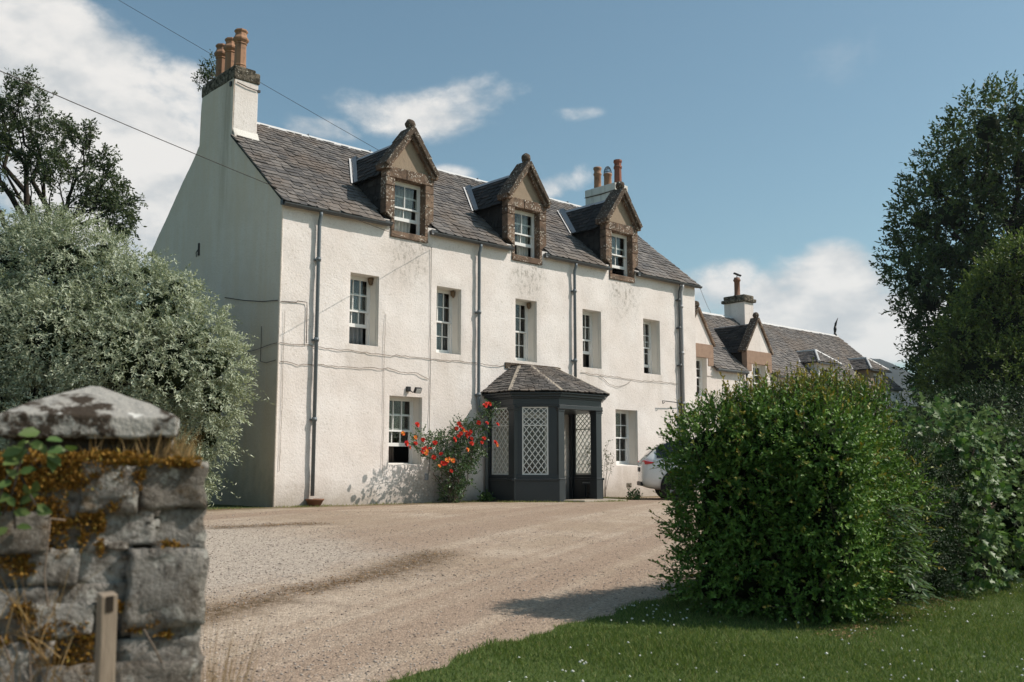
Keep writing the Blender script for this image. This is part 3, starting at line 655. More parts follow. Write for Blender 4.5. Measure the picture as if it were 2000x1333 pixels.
# dormers
def dormer(xc, idx):
    y0, y1 = -.035, .20
    m = MB()                                  # cheeks, slate hung
    for s in (-1, 1):
        x = xc+s*.66
        m.add([(x, .15, 7.0), (x, .15, 8.22), (x, 1.55, 8.22)], [(0, 1, 2) if s < 0 else (2, 1, 0)])
    d = m.build('dormer', MATS['slate_shaded'], house)
    S = MATS['sandstone']
    def blk(xa, xb, za, zb, ya=y0, yb=y1, nm='stone_block', mt=S):
        b = MB().box(xc+xa, xc+xb, ya+random.uniform(-.006, .006), yb, za+.004, zb-.004); b.build(nm, mt, d, bevel=.012)
    blk(-.565, .565, 6.53, 6.69, y0-.01, .27, 'sill_stone')
    for s in (-1, 1):
        lo, hi = (-.565, -.47) if s < 0 else (.47, .565); blk(lo, hi, 6.69, 6.98)
        wo = MB().prism([(xc+s*.47, y0, 6.985), (xc+s*.565, y0, 6.985), (xc+s*.735, y0, 7.12), (xc+s*.735, y0, 7.45), (xc+s*.47, y0, 7.45)][::s], (0, y1-y0, 0)); wo.build('stone_block', S, d, bevel=.01)
        lo, hi = (-.735, -.47) if s < 0 else (.47, .735); blk(lo, hi, 7.455, 7.80); blk(lo, hi, 7.805, 8.02)
        blk(*((-.83, -.62) if s < 0 else (.62, .83)), 8.20, 8.36, y0-.06, .3, 'skew_putt')
    blk(-.735, -.12, 8.025, 8.30, y0, y1, 'lintel'); blk(-.11, .735, 8.025, 8.30, y0, y1, 'lintel')
    MB().prism([(xc-.66, .03, 8.30), (xc+.66, .03, 8.30), (xc, .03, 9.22)], (0, .15, 0)).jitter(.006, 9, idx).build('tympanum', MATS['render_panel'], d)
    for s in (-1, 1):                         # raking skews, in three stones a side
        A = np.array([xc+s*.78, 0, 8.30]); B = np.array([xc, 0, 9.36]); dirv = (B-A)/np.linalg.norm(B-A); nn = np.array([dirv[2]*s, 0, -dirv[0]*s]); nn = nn if nn[2] > 0 else -nn
        Lr = np.linalg.norm(B-A)
        for k in range(3):
            c = A+dirv*Lr*(k+.5)/3; c = c+np.array([0, (-.17+.34)/2, 0])+nn*(.0)
            MB().obox(c, dirv*(Lr/6+.012), (0, .255, 0), nn*(.058+.006*k)).jitter(.018, 6, idx*9+k+s).build('skew_stone', MATS['dark_skew'], d, bevel=.015)
        MB().obox(A+(B-A)*.5+np.array([0, -.035, 0])-nn*.105, dirv*(Lr/2-.03), (0, .055, 0), nn*.035).jitter(.006, 8, idx).build('moulding', S, d, bevel=.01)
    f = MB().lathe((xc, .02, 9.32), [(.085, 0), (.06, .05), (.075, .07)]+[(.135*math.sin(t), .19-.135*math.cos(t)) for t in np.linspace(.65, 3.05, 8)], 12).jitter(.022, 9, idx)
    f.build('ball_finial', MATS['dark_skew'], d, True)
    window(d, xc-.467, xc+.467, 6.695, 8.022, y0+.01, .21, 2, 1, .30 if idx < 2 else .22, 'sandstone', .0)
    # roof of the dormer: two slated slopes dying into the main roof
    res = []; rr = random.Random(40+idx); ez, ex, rz, yb = 8.06, .79, 9.13, 2.68
    hgt = rz-ez; ln = math.hypot(ex, hgt)
    for s in (-1, 1):
        v = np.array([-s*ex, 0, hgt])/ln; n = np.array([s*hgt, 0, ex])/ln; u = np.array([0, 1., 0]) if s < 0 else np.array([0, 1., 0])
        def iv(t, ln=ln): return [(0, (1.36-.2)+(yb-1.36)*t/ln)]
        res += facet((xc+s*ex, .2, ez), u, v, n, ln-.02, iv, .19, .15, .24, rr)
        # structural deck
        MB().add([(xc+s*(ex-.02), .2, ez-.01), (xc+s*(ex-.02), 1.42, ez-.01), (xc, yb+.05, rz-.015), (xc, .2, rz-.015)], [(0, 1, 2, 3)]).build('deck', MATS['underlay'], d)
        # lead valley
        a = rp(xc+s*.80, 1.36, .065); b = rp(xc, 2.74, .075); w = np.array([s*.075, 0, 0])
        V = [a, a+w+un*.01, b+w*1.0+un*.012, b]
        MB().add([tuple(p) for p in V]+[tuple(np.array(p)-un*.012) for p in V], [(0, 1, 2, 3), (7, 6, 5, 4), (0, 4, 5, 1), (1, 5, 6, 2), (2, 6, 7, 3), (3, 7, 4, 0)]).build('lead_valley', MATS['lead_dark'] if s > 0 else MATS['lead'], d)
        up = np.array([s*ex*-.0, -.16, .0]); V = [a+un*.03, b+un*.04, b+un*.05+np.array([0, -.20, .0]), a+un*.04+np.array([0, -.16, .0])]
        MB().add([tuple(p) for p in V]+[tuple(np.array(p)-np.array([0, 0, .012])) for p in V], [(0, 1, 2, 3), (7, 6, 5, 4), (0, 4, 5, 1), (1, 5, 6, 2), (2, 6, 7, 3), (3, 7, 4, 0)]).build('lead_valley', MATS['lead_dark'], d)
        cres = facet((xc+s*.665, .2, 7.08), (0, 1., 0), (0, 0, 1.), (s, 0, 0), 1.1, lambda t: [(0, max(.07, min(1.3, (t+.14)/SL)))], .2, .2, .24, rr); res += cres
    place_slates(res, 'slate_shaded', d, 0)
    MB().prism([(xc-.10, .22, rz-.05), (xc-.02, .22, rz+.045), (xc+.02, .22, rz+.045), (xc+.10, .22, rz-.05), (xc, .22, rz+.01)], (0, yb-.2, 0)).build('ridge_capping', MATS['lead_dark'], d)
    return d
for i, dx in enumerate(DORMER_X): dormer(dx, i)

# small fittings that belong to the wall
MB().tube([(14.06, -.11, 2.92), (13.95, -.14, 2.95), (13.25, -.16, 2.97), (13.09, -.16, 2.97), (13.11, -.16, 2.89), (13.2, -.16, 2.93)], .014, 6).build('wall_bracket', MATS['black_metal'], house, True)
MB().box(11.53, 11.75, -.02, .04, .36, .48).build('air_vent', MATS['cope_stone'], house)
MB().box(4.07, 4.17, -.05, .0, .62, .78).build('junction_box', MATS['lead_dark'], house, bevel=.01)
MB().tube([(-.09, HD-.02, ZE-.1), (.1, HD+.06, ZE-.1)], .06, 10).build('gutter', MATS['gutter_paint'], house, True)
MB().box(-.04, .0, 4.18, 4.24, 6.30, 6.62).tube([(-.03, 4.25, 6.45), (-.05, 4.3, 6.38), (-.03, 4.32, 6.28)], .012, 5).build('iron_hook', MATS['cable'], house)
MB().box(6.95, 8.15, -.03, .0, .1, 2.25).build('front_door', MATS['curtain_dark'], house)
# ---------------------------------------------------------------- porch
PC = [(6.10, 0.), (6.10, -1.02), (6.90, -1.82), (8.46, -1.82), (9.26, -1.02), (9.26, 0.)]
PZ0 = .05; porch = thing('entrance_porch', 'dark slate-grey canted porch with white lattice windows and slated roof', 'porch', (7.68, -.9, PZ0))
PP = MATS['porch_paint']
def offs(poly, d):                           # push an open wall polyline outwards
    out = []; n = len(poly); P = [np.array(p) for p in poly]
    for i in range(n):
        ns = []
        for a, b in ((i-1, i), (i, i+1)):
            if 0 <= a and b < n:
                t = P[b]-P[a]; t = t/np.linalg.norm(t); ns.append(np.array([t[1], -t[0]])*-1)
        if len(ns) == 2:
            s = ns[0]+ns[1]; s = s/np.linalg.norm(s); k = d/max(.3, np.dot(s, ns[0]))
        else: s = ns[0]; k = d
        out.append(P[i]+s*-k*-1)
    return out
cen = np.array([7.68, 0.])
_t = offs(PC, .1); SGN = 1 if np.linalg.norm(_t[2]-cen) > np.linalg.norm(np.array(PC[2])-cen) else -1
def ring(d): return offs(PC, d*SGN)
def band(name, d_out, d_in, z0, z1, segs, bevel=.006, material=PP):
    A = ring(d_out); B = ring(d_in)
    for i in segs:
        MB().prism([(*A[i], z0), (*A[i+1], z0), (*B[i+1], z0), (*B[i], z0)], (0, 0, z1-z0)).build(name, material, porch, bevel=bevel)
WALLS = [0, 1, 3, 4]
band('plinth', .05, -.10, PZ0-.25, .60, WALLS); band('plinth_ledge', .085, -.10, .602, .655, WALLS)
band('sill_rail', .02, -.08, .657, .745, WALLS); band('head_rail', .02, -.08, 2.452, 2.50, WALLS)
band('frieze', .025, -.08, 2.502, 2.66, range(5)); band('architrave', .06, -.09, 2.40, 2.5005, [2]); band('frieze_moulding', .055, -.08, 2.662, 2.70, range(5)); band('cornice', .12, -.08, 2.702, 2.765, range(5)); band('gutter', .19, .10, 2.768, 2.815, range(5), .01)
A0 = ring(0.)
for i, (c, p) in enumerate(zip(PC, A0)):      # corner posts with base block and capital
    c = np.array(c); inn = cen+np.array([0, -.6])-c; inn = inn/np.linalg.norm(inn)
    if i in (0, 5): ax, ay = np.array([.09, 0]), np.array([0, .06]); q = c+np.array([.05 if i == 0 else -.05, -.062])
    elif i in (2, 3): ax, ay = np.array([.105, 0]), np.array([0, .105]); q = c+np.array([.085 if i == 2 else -.085, .085])
    else:
        a = math.radians(22.5 if i == 1 else -22.5); ax = np.array([math.cos(a), -math.sin(a)])*.0+np.array([.095, 0]); ay = np.array([0, .11]); q = c+np.array([.06 if i == 1 else -.06, .05])
    def pb(h, z0, z1, k, nm, par): return MB().obox((q[0], q[1], (z0+z1)/2), (ax[0]*k, ax[1]*k, 0), (ay[0]*k, ay[1]*k, 0), (0, 0, (z1-z0)/2)).build(nm, PP, par, bevel=.008)
    po = pb(0, .60, 2.50, 1., 'post', porch); pb(0, PZ0-.2, .62, 1.16, 'base_block', po); pb(0, .622, .66, 1.26, 'base_moulding', po); pb(0, 2.34, 2.385, 1.14, 'capital', po); pb(0, 2.387, 2.425, 1.3, 'capital', po); pb(0, 2.427, 2.452, 1.2, 'capital', po)
def lattice(p0, p1, a0, a1, z0, z1, zm, nW=4):
    p0, p1 = np.array([*p0, 0.]), np.array([*p1, 0.]); t = (p1-p0); L = np.linalg.norm(t); t = t/L; n = np.array([-t[1], t[0], 0]); 
    if np.dot(n[:2], np.array(cen)-p0[:2]) > 0: n = -n
    s0, s1 = a0*L, a1*L; base = p0-n*.045
    def W(s, z, o=0.): return base+t*s+np.array([0, 0, z])+n*o
    fr = MB(); fw = .032
    for sa, sb, za, zb in ((s0, s0+fw, z0, z1), (s1-fw, s1, z0, z1), (s0+fw, s1-fw, z0, z0+fw), (s0+fw, s1-fw, z1-fw, z1), (s0+fw, s1-fw, zm-.014, zm+.014)):
        fr.obox(W((sa+sb)/2, (za+zb)/2, .012), t*(sb-sa)/2, n*.022, (0, 0, (zb-za)/2))
    w = fr.build('lattice_window', MATS['lattice_white'], porch)
    bars = MB(); bw = .011
    def diag(sa, sb, za, zb, nx, nz):
        dx, dz = (sb-sa)/nx, (zb-za)/nz; k = dz/dx; H = zb-za
        for sg in (1, -1):
            for i in range(-nz, nx+1):
                # line through (sa+i*dx, za) climbing (dx, dz)
                lo, hi = max(0., -i/1.) if True else 0, nz
                t0 = max(0, -i); t1 = min(nz, nx-i)
                if t1 <= t0: continue
                q0 = (sa+(i+t0)*dx, za+t0*dz); q1 = (sa+(i+t1)*dx, za+t1*dz)
                if sg < 0: q0 = (sa+sb-q0[0], q0[1]); q1 = (sa+sb-q1[0], q1[1])
                A, B = W(*q0, .014+.008*sg), W(*q1, .014+.008*sg); d = B-A; Ld = np.linalg.norm(d); d = d/Ld; e = np.cross(d, n)
                bars.obox((A+B)/2, d*Ld/2, e*bw, n*.005)
    diag(s0+fw, s1-fw, zm+.014, z1-fw, nW, 3); diag(s0+fw, s1-fw, z0+fw, zm-.014, nW, 6)
    bars.build('lattice', MATS['lattice_white'], w)
    gp = MB().obox(W((s0+s1)/2, (z0+z1)/2, -.018), t*((s1-s0)/2-.01), n*.002, (0, 0, (z1-z0)/2-.01)); gp.build('pane', MATS['glass'], w)
    cs = MB()
    for sa, sb in ((.02, s0), (s1, L-.02)):
        if sb-sa > .02: cs.obox(W((sa+sb)/2, (z0+z1)/2, -.0), t*((sb-sa)/2), n*.03, (0, 0, (z1-z0)/2+.01))
    cs.build('casing', PP, w)
for i, (a, b) in {0: (.17, .86), 1: (.19, .77), 3: (.22, .80), 4: (.14, .83)}.items(): lattice(PC[i], PC[i+1], a, b, .748, 2.450, 1.985)
# roof with a small lead flat against the wall
EV = ring(.22); EZ = 2.82; TZ = 3.61; TP = [(6.98, 0.), (6.98, -.30), (7.24, -.42), (8.12, -.42), (8.38, -.30), (8.38, 0.)]
pr = MB(); rs = []; rr = random.Random(5)
for i in range(5):
    a, b = np.array([*EV[i], EZ]), np.array([*EV[i+1], EZ]); c, d = np.array([*TP[i+1], TZ]), np.array([*TP[i], TZ])
    pr.add([a, b, c, d], [(0, 1, 2, 3)])
    u = (b-a); Lb = np.linalg.norm(u); u = u/Lb; n = np.cross(u, d-a); n = n/np.linalg.norm(n); n = n if n[2] > 0 else -n; v = np.cross(n, u); v = v if v[2] > 0 else -v
    hh = np.dot(d-a, v); da, db = np.dot(d-a, u), np.dot(c-a, u)
    rs += facet(a-v*.02, u, v, n, hh+.01, lambda t, da=da, db=db, hh=hh, Lb=Lb: [(da*t/hh, Lb+(db-Lb)*t/hh)], .125, .095, .19, rr)
pr.add([(*p, TZ) for p in TP], [tuple(range(6))]); pro = pr.build('roof', MATS['underlay'], porch)
place_slates(rs, 'slate', pro, 300)
for i in range(1, 5):
    a, b = np.array([*EV[i], EZ+.03]), np.array([*TP[i], TZ+.03]); d = (b-a)/np.linalg.norm(b-a); sd_ = np.cross(d, (0, 0, 1)); sd_ = sd_/np.linalg.norm(sd_); up_ = np.cross(sd_, d)
    MB().obox((a+b)/2, d*np.linalg.norm(b-a)/2, sd_*.045, up_*.016).jitter(.006, 5, i).build('hip_capping', MATS['band_pale'] if 'band_pale' in MATS else MATS['step_stone'], pro, bevel=.01)
MB().prism([(6.90, -.0, TZ+.01), (6.90, -.36, TZ+.01), (7.2, -.48, TZ+.01), (8.16, -.48, TZ+.01), (8.46, -.36, TZ+.01), (8.46, -.0, TZ+.01)], (0, 0, .03)).build('lead_flat', MATS['dark_skew'], pro)
MB().box(6.7, 8.7, -.05, -.012, TZ-.05, TZ+.10).jitter(.01, 5).build('flashing', MATS['dark_skew'], pro)
MB().prism([(6.25, -.05, 2.40), (9.1, -.05, 2.40), (9.1, -.9, 2.40), (8.4, -1.68, 2.40), (6.95, -1.68, 2.40), (6.25, -.9, 2.40)], (0, 0, .03)).build('ceiling', PP, porch)
# bench in the porch, step before it
b = thing('bench', 'dark wooden bench inside the porch opening', 'bench', (8.55, -1.0, .08))
MB().obox((8.72, -1.12, .52), (.28, .28, 0), (.11, -.11, 0), (0, 0, .02)).build('seat', PP, b, bevel=.006)
for s in (-1, 1):
    for q in (-1, 1): MB().obox((8.72+s*.23+q*.07, -1.12+s*.23-q*.07, .29), (.025, 0, 0), (0, .025, 0), (0, 0, .21)).build('leg', PP, b)
MB().obox((8.72, -1.12, .22), (.22, .22, 0), (.012, -.012, 0), (0, 0, .02)).build('stretcher', PP, b)
ss = MB().prism([(6.95, -1.70, .0), (8.75, -1.70, .0), (8.85, -2.35, .0), (7.25, -2.38, .0)], (0, 0, .125)).jitter(.03, 3).build('door_step', MATS['step_stone'], None, bevel=.02); tag(ss, 'worn flat stone step in front of the porch opening', 'step')

# ---------------------------------------------------------------- lower wing
wing = thing('house_wing', 'long low white wing with slate roof beyond the farmhouse', 'house', (HL, 1.2, 0))
WX0, WX1, WY, WZ, WS, WD = HL+.02, 31.3, 1.2, 4.50, .886, 5.8; WR = WZ+WS*WD/2
wun = np.array([0, -WS, 1.])/math.hypot(1, WS); wuv = np.array([0, 1., WS])/math.hypot(1, WS)
def wp(x, y, off=0.): return np.array([x, y, WZ+WS*(y-WY)])+wun*off
GD = (16.78, 20.42); SD = (25.25, 29.45)
wh = [(d-.42, d+.42, 3.35, 4.51) for d in GD]+[(d-.60, d+.60, 4.2, 4.51) for d in SD]+[(18.2, 18.95, 1.2, 2.7), (22.3, 23.1, 1.2, 2.7), (26.2, 27., 1.2, 2.7)]
grid_wall(WX0, WX1, -.25, lambda u: 4.51, wh, .2, lambda u, z, a: (u, WY-a, z), .02, 21).build('wall', MATS['harl_wing'], wing, True)
MB().add([(WX1, WY, -.25), (WX1, WY+WD, -.25), (WX1, WY+WD, WZ), (WX1, WY+WD/2, WR), (WX1, WY, WZ)], [(0, 1, 2, 3, 4)]).build('gable_wall', MATS['band_stone'], wing)
MB().add([(WX0, WY+WD, -.25), (WX1, WY+WD, -.25), (WX1, WY+WD, WZ), (WX0, WY+WD, WZ)], [(0, 1, 2, 3)]).build('wall', MATS['harl_wing'], wing)
for a, b_, z0, z1 in [(18.2, 18.95, 1.2, 2.7), (22.3, 23.1, 1.2, 2.7), (26.2, 27., 1.2, 2.7)]: window(wing, a, b_, z0, z1, WY, .25, 2, 2)
def w_hw(d, y, gable):
    y = y-WY
    if gable: return .80 if y < .70 else max(0, .80*(1.95-y)/1.25)
    return .70 if y < .62 else max(0, .70*(1.45-y)/.83)
m = MB(); cs_ = sorted(set([WX0, WX1+.05]+[d+s*k for d in GD+SD for s in (-1, 1) for k in (0, .4, .7, .8)]+list(np.arange(WX0+.4, WX1, .4)))); rw = [WY-.1]+[WY+k for k in (.0, .3, .7, 1.0, 1.3, 1.6, 1.95, 2.4, WD/2)]
V = [wp(x, y, -.004) for y in rw for x in cs_]; F = []
for j in range(len(rw)-1):
    for i in range(len(cs_)-1):
        cx, cy = (cs_[i]+cs_[i+1])/2, (rw[j]+rw[j+1])/2
        if any(abs(cx-d) < w_hw(d, cy, True)-.12 for d in GD) or any(abs(cx-d) < w_hw(d, cy, False)-.12 for d in SD): continue
        F.append((j*len(cs_)+i, j*len(cs_)+i+1, (j+1)*len(cs_)+i+1, (j+1)*len(cs_)+i))
m.add(V, F); m.add([(WX0, WY+WD+.1, WZ-WS*.1), (WX1+.05, WY+WD+.1, WZ-WS*.1), (WX1+.05, WY+WD/2, WR), (WX0, WY+WD/2, WR)], [(0, 1, 2, 3)])
wroof = m.build('roof', MATS['underlay'], wing)
def wiv(t):
    y = WY-.16+t*wuv[1]; out = []; s = WX0
    for d in sorted(GD+SD):
        h = w_hw(d, y, d in GD)
        if h > .01: out.append((s, d-h)); s = d+h
    out.append((s, WX1+.08)); return out
ws = facet(wp(0, WY-.16, 0), (1, 0, 0), wuv, wun, (WD/2+.16)/wuv[1]-.02, wiv, .17, .12, .24, random.Random(77))
place_slates(ws, 'slate_wing', wroof, 0)
for k in range(8):
    a = WX0+.02+k*2.05; b_ = min(a+2.04, WX1+.05); yc = WY+WD/2
    MB().prism([(a, yc-.14, WR-.06), (a, yc-.02, WR+.05), (a, yc+.02, WR+.05), (a, yc+.14, WR-.06), (a, yc, WR+.005)], (b_-a, 0, 0)).build('ridge_capping', MATS['lead'], wroof)
gr = MB()
for a, b_ in ((17.65, 19.55), (21.3, 24.5), (26.0, 28.7), (30.2, 31.4)): gr.__init__(); gr.box(a, b_, WY-.20, WY-.07, WZ-.20, WZ-.11); gr.build('gutter', MATS['gutter_paint'], wing, bevel=.03)
MB().tube([(19.50, WY-.1, WZ-.2), (19.50, WY-.08, .1)], .045, 8).build('downpipe', MATS['pipe_grey'], wing, True)
def gable_dormer(xc, k):
    y0 = WY-.03
    d = MB().prism([(xc-.78, y0+.02, 4.2), (xc+.78, y0+.02, 4.2), (xc+.78, y0+.02, 5.28), (xc, y0+.02, 6.38), (xc-.78, y0+.02, 5.28), (xc-.78, y0+.02, 4.2)][:5], (0, .12, 0))
    # front wall with the window opening left free: two cheeks, head and gable
    d = MB(); d.box(xc-.80, xc-.42, y0, y0+.2, 4.1, 4.72); d.box(xc+.42, xc+.80, y0, y0+.2, 4.1, 4.72)
    o = d.build('dormer', MATS['harl_wing'], wing)
    MB().box(xc-.81, xc+.81, y0-.02, y0+.2, 4.72, 5.20).build('stone_band', MATS['band_stone'], o, bevel=.01); [MB().box(xc+a, xc+b, y0-.018, y0+.2, 4.45, 4.718).build('stone_block', MATS['band_stone'], o, bevel=.01) for a, b in ((-.81, -.5), (.5, .81))]
    MB().prism([(xc-.80, y0+.02, 5.202), (xc+.80, y0+.02, 5.202), (xc, y0+.02, 6.36)], (0, .14, 0)).build('gable', MATS['harl_wing'], o)
    for s in (-1, 1):
        A = np.array([xc+s*.90, y0+.12, 5.16]); B = np.array([xc, y0+.12, 6.46]); dv = B-A; L = np.linalg.norm(dv); dv = dv/L; nn = np.array([-dv[2], 0, dv[0]]); nn = nn if nn[2] > 0 else -nn
        MB().obox((A+B)/2, dv*L/2, (0, .17, 0), nn*.045).jitter(.01, 5, k).build('skew_stone', MATS['dark_skew'] if s < 0 else MATS['sandstone'], o, bevel=.01)
        MB().add([(xc+s*.84, y0+.2, 5.10), (xc+s*.84, WY+.72, 5.10), (xc, WY+1.98, 6.25), (xc, y0+.2, 6.25)], [(0, 1, 2, 3)]).build('deck', MATS['underlay'], o)
        v = np.array([-s*.84, 0, 1.15]); ln = np.linalg.norm(v); v = v/ln; n = np.array([s*1.15, 0, .84])/ln
        rs_ = facet((xc+s*.86, y0+.25, 5.10), (0, 1, 0), v, n, ln-.02, lambda t: [(0, .5+1.26*t/ln)], .16, .13, .22, random.Random(k*3+s)); place_slates(rs_, 'slate_shaded', o, 0)
        MB().add([(xc+s*.80, y0+.18, 4.45), (xc+s*.80, y0+.18, 5.15), (xc+s*.80, WY+.75, 5.15)], [(0, 1, 2)]).build('cheek', MATS['underlay'], o)
        a, b_ = wp(xc+s*.86, WY+.70, .015), wp(xc, WY+2.0, .02); w = np.array([s*.13, 0, 0])
        MB().prism([a, a+w, b_+w, b_], wun*.012).build('lead_valley', MATS['lead_dark'], o)
    MB().lathe((xc, y0+.08, 6.42), [(.08, 0), (.06, .04), (.10, .09), (.12, .16), (.09, .24), (.02, .28)], 10).jitter(.02, 8, k).build('finial', MATS['dark_skew'], o, True)
    MB().prism([(xc-.08, y0+.3, 6.21), (xc, y0+.3, 6.29), (xc+.08, y0+.3, 6.21)], (0, 1.75, 0)).build('ridge_capping', MATS['lead_dark'], o)
    window(o, xc-.417, xc+.417, 3.352, 4.713, y0+.01, .19, 2, 2, 0., 'reveal_paint', .0)
    return o
for k, d in enumerate(GD): gable_dormer(d, k)
def slate_dormer(xc, k):
    y0 = WY-.02; d = MB(); d.box(xc-.66, xc-.40, y0, y0+.12, 4.2, 5.10); d.box(xc+.40, xc+.66, y0, y0+.12, 4.2, 5.10); d.box(xc-.40, xc+.40, y0, y0+.12, 4.98, 5.10)
    for s in (-1, 1): d.add([(xc+s*.66, y0+.12, 4.45), (xc+s*.66, y0+.12, 5.10), (xc+s*.66, WY+.72, 5.10)], [(0, 1, 2)])
    o = d.build('dormer', MATS['white_paint'] if k == 0 else MATS['render_panel'], wing)
    ez, ap, hw = 5.10, 5.66, .84; yb = WY+1.42
    P = {'fl': (xc-hw, y0-.14, ez), 'fr': (xc+hw, y0-.14, ez), 'a': (xc, y0+.50, ap), 'bl': (xc-hw, WY+.70, ez), 'br': (xc+hw, WY+.70, ez), 'b': (xc, yb, ap)}
    MB().add([P['fl'], P['fr'], P['a'], P['bl'], P['br'], P['b']], [(0, 1, 2), (0, 2, 5, 3), (1, 4, 5, 2), (0, 3, 4, 1)]).build('roof', MATS['slate_wing'], o)
    rs_ = []
    u = np.array([1., 0, 0]); v = np.array([0, .64, .56]); ln = np.linalg.norm(v); v = v/ln; n = np.array([0, -.56, .64])/np.linalg.norm([.56, .64])
    rs_ += facet(P['fl'], u, v, n, ln-.02, lambda t: [(hw*t/ln, 2*hw-hw*t/ln)], .12, .10, .17, random.Random(k))
    for s in (-1, 1):
        v2 = np.array([-s*hw, 0, .56]); l2 = np.linalg.norm(v2); v2 = v2/l2; n2 = np.array([s*.56, 0, hw])/l2
        rs_ += facet((xc+s*hw, y0-.14, ez), (0, 1, 0), v2, n2, l2-.02, lambda t: [(.64*t/l2, .84+.72*t/l2)], .13, .11, .18, random.Random(k+9))
    place_slates(rs_, 'slate', o, 0)
    for a, b_ in (('fl', 'a'), ('fr', 'a'), ('a', 'b'), ('bl', 'b')):
        MB().tube([np.array(P[a])+(0, 0, .03), np.array(P[b_])+(0, 0, .03)], .055, 6).build('hip_capping', MATS['lead'], o)
    MB().box(xc-.86, xc+.86, y0-.20, y0-.12, ez-.06, ez+.0).build('gutter', MATS['gutter_paint'], o)
    window(o, xc-.397, xc+.397, 4.152, 4.977, y0+.01, .11, 2, 1, 0., 'white_paint', .0)
for k, d in enumerate(SD): slate_dormer(d, k)
ws_, wc_ = stack(22.95, 23.60, 3.45, 4.45, 6.3, 7.68, wing, .14, .09, 'cope_stone', 'harl_wing')
MB().box(22.93, 23.62, 3.43, 4.47, 7.82, 7.98).build('cope', MATS['cope_stone'], ws_, bevel=.04)
pt = MB().lathe((23.2, 3.95, 7.96), [(.17, 0), (.16, .05), (.12, .08), (.115, .62), (.15, .66), (.15, .72), (.12, .75), (.12, .80)], 14).build('chimney_pot', MATS['brown_clay'], ws_, True)
MB().obox((23.22, 3.93, 8.90), (.11, -.10, -.06), (.05, .06, -.0), (.01, 0, .022)).jitter(.01, 5).tube([(23.2, 3.95, 8.74), (23.21, 3.94, 8.88)], .02, 6).build('cowl_flap', MATS['black_metal'], pt, True)
# bird-like finial at the end of the ridge
fb = MB(); c = np.array([31.2, 4.1, WR+.02]); r0 = RGT
fb.tube([c, c+(0, 0, .08), c+(0, 0, .16)], [.10, .06, .05], 8)
fb.tube([c+(0, 0, .14), c+r0*.01+(0, 0, .30), c+r0*.02+(0, 0, .44)], [.05, .075, .05], 8); fb.tube([c+r0*.02+(0, 0, .42), c+r0*.05+(0, 0, .56), c+r0*.10+(0, 0, .68), c+r0*.17+(0, 0, .84)], [.045, .055, .03, .012], 8)
tag(fb.build('roof_finial', MATS['black_metal'], None, True), 'slender dark finial standing at the far end of the wing ridge', 'finial')
# ---------------------------------------------------------------- foliage tools
def unit(a): return a/(np.linalg.norm(a, axis=-1, keepdims=True)+1e-9)
DIA = (np.array([(0, 0, 0), (-.25, .45, .06), (0, 1, -.06), (.25, .45, .06)]), np.array([(0, 3, 2), (0, 2, 1)]))
NAR = (np.array([(0, 0, 0), (-.11, .45, .03), (0, 1, -.10), (.11, .45, .03)]), np.array([(0, 3, 2), (0, 2, 1)]))
OVA = (np.array([(0, 0, 0), (-.21, .28, .06), (-.19, .66, .05), (0, 1, -.05), (.19, .66, .05), (.21, .28, .06)]), np.array([(0, 5, 4), (0, 4, 3), (0, 3, 2), (0, 2, 1)]))
_mp = [(0, 0), (.16, .06), (.42, .10), (.30, .30), (.56, .52), (.26, .56), (.0, 1.), (-.26, .56), (-.56, .52), (-.30, .30), (-.42, .10), (-.16, .06)]
MAP = (np.array([(x, y, .10*abs(x)-.10*y*y) for x, y in _mp]), np.array([(0, i, i+1) for i in range(1, 11)]))
def leaf_mesh(name, P, A, N, S, tm, tint, young, width=1.0):
    A = unit(A); side = unit(np.cross(A, N)); Nn = np.cross(side, A); tv, tf = tm; k = len(tv); S = np.asarray(S)[:, None, None]
    V = P[:, None, :]+S*(tv[None, :, 0:1]*width*side[:, None, :]+tv[None, :, 1:2]*A[:, None, :]+tv[None, :, 2:3]*Nn[:, None, :])
    F = tf[None]+(np.arange(len(P))*k)[:, None, None]
    return fast_mesh(name, V.reshape(-1, 3), F.reshape(-1, 3), {'tint': np.repeat(tint, k), 'young': np.repeat(young, k)})
def on_blobs(blobs, n, rng, lo=.82, hi=1.06, bury=.80, flat=0.):
    C = np.array([b[:3] for b in blobs], float); Rr = np.array([b[3:6] if len(b) > 4 else (b[3],)*3 for b in blobs], float)
    area = (Rr.prod(1))**(2/3); P = []; Nn = []; got = 0
    while got < n:
        m = int((n-got)*1.8)+50; i = rng.choice(len(C), m, p=area/area.sum()); d = unit(rng.normal(size=(m, 3)))
        q = C[i]+d*Rr[i]*rng.uniform(lo, hi, (m, 1)); keep = np.ones(m, bool)
        for j in range(len(C)):
            r = np.linalg.norm((q-C[j])/Rr[j], axis=1); keep &= ~((r < bury) & (i != j))
        q = q[keep]; nn = unit(d[keep]/Rr[i][keep]); P.append(q); Nn.append(nn); got += len(q)
    return np.concatenate(P)[:n], np.concatenate(Nn)[:n]
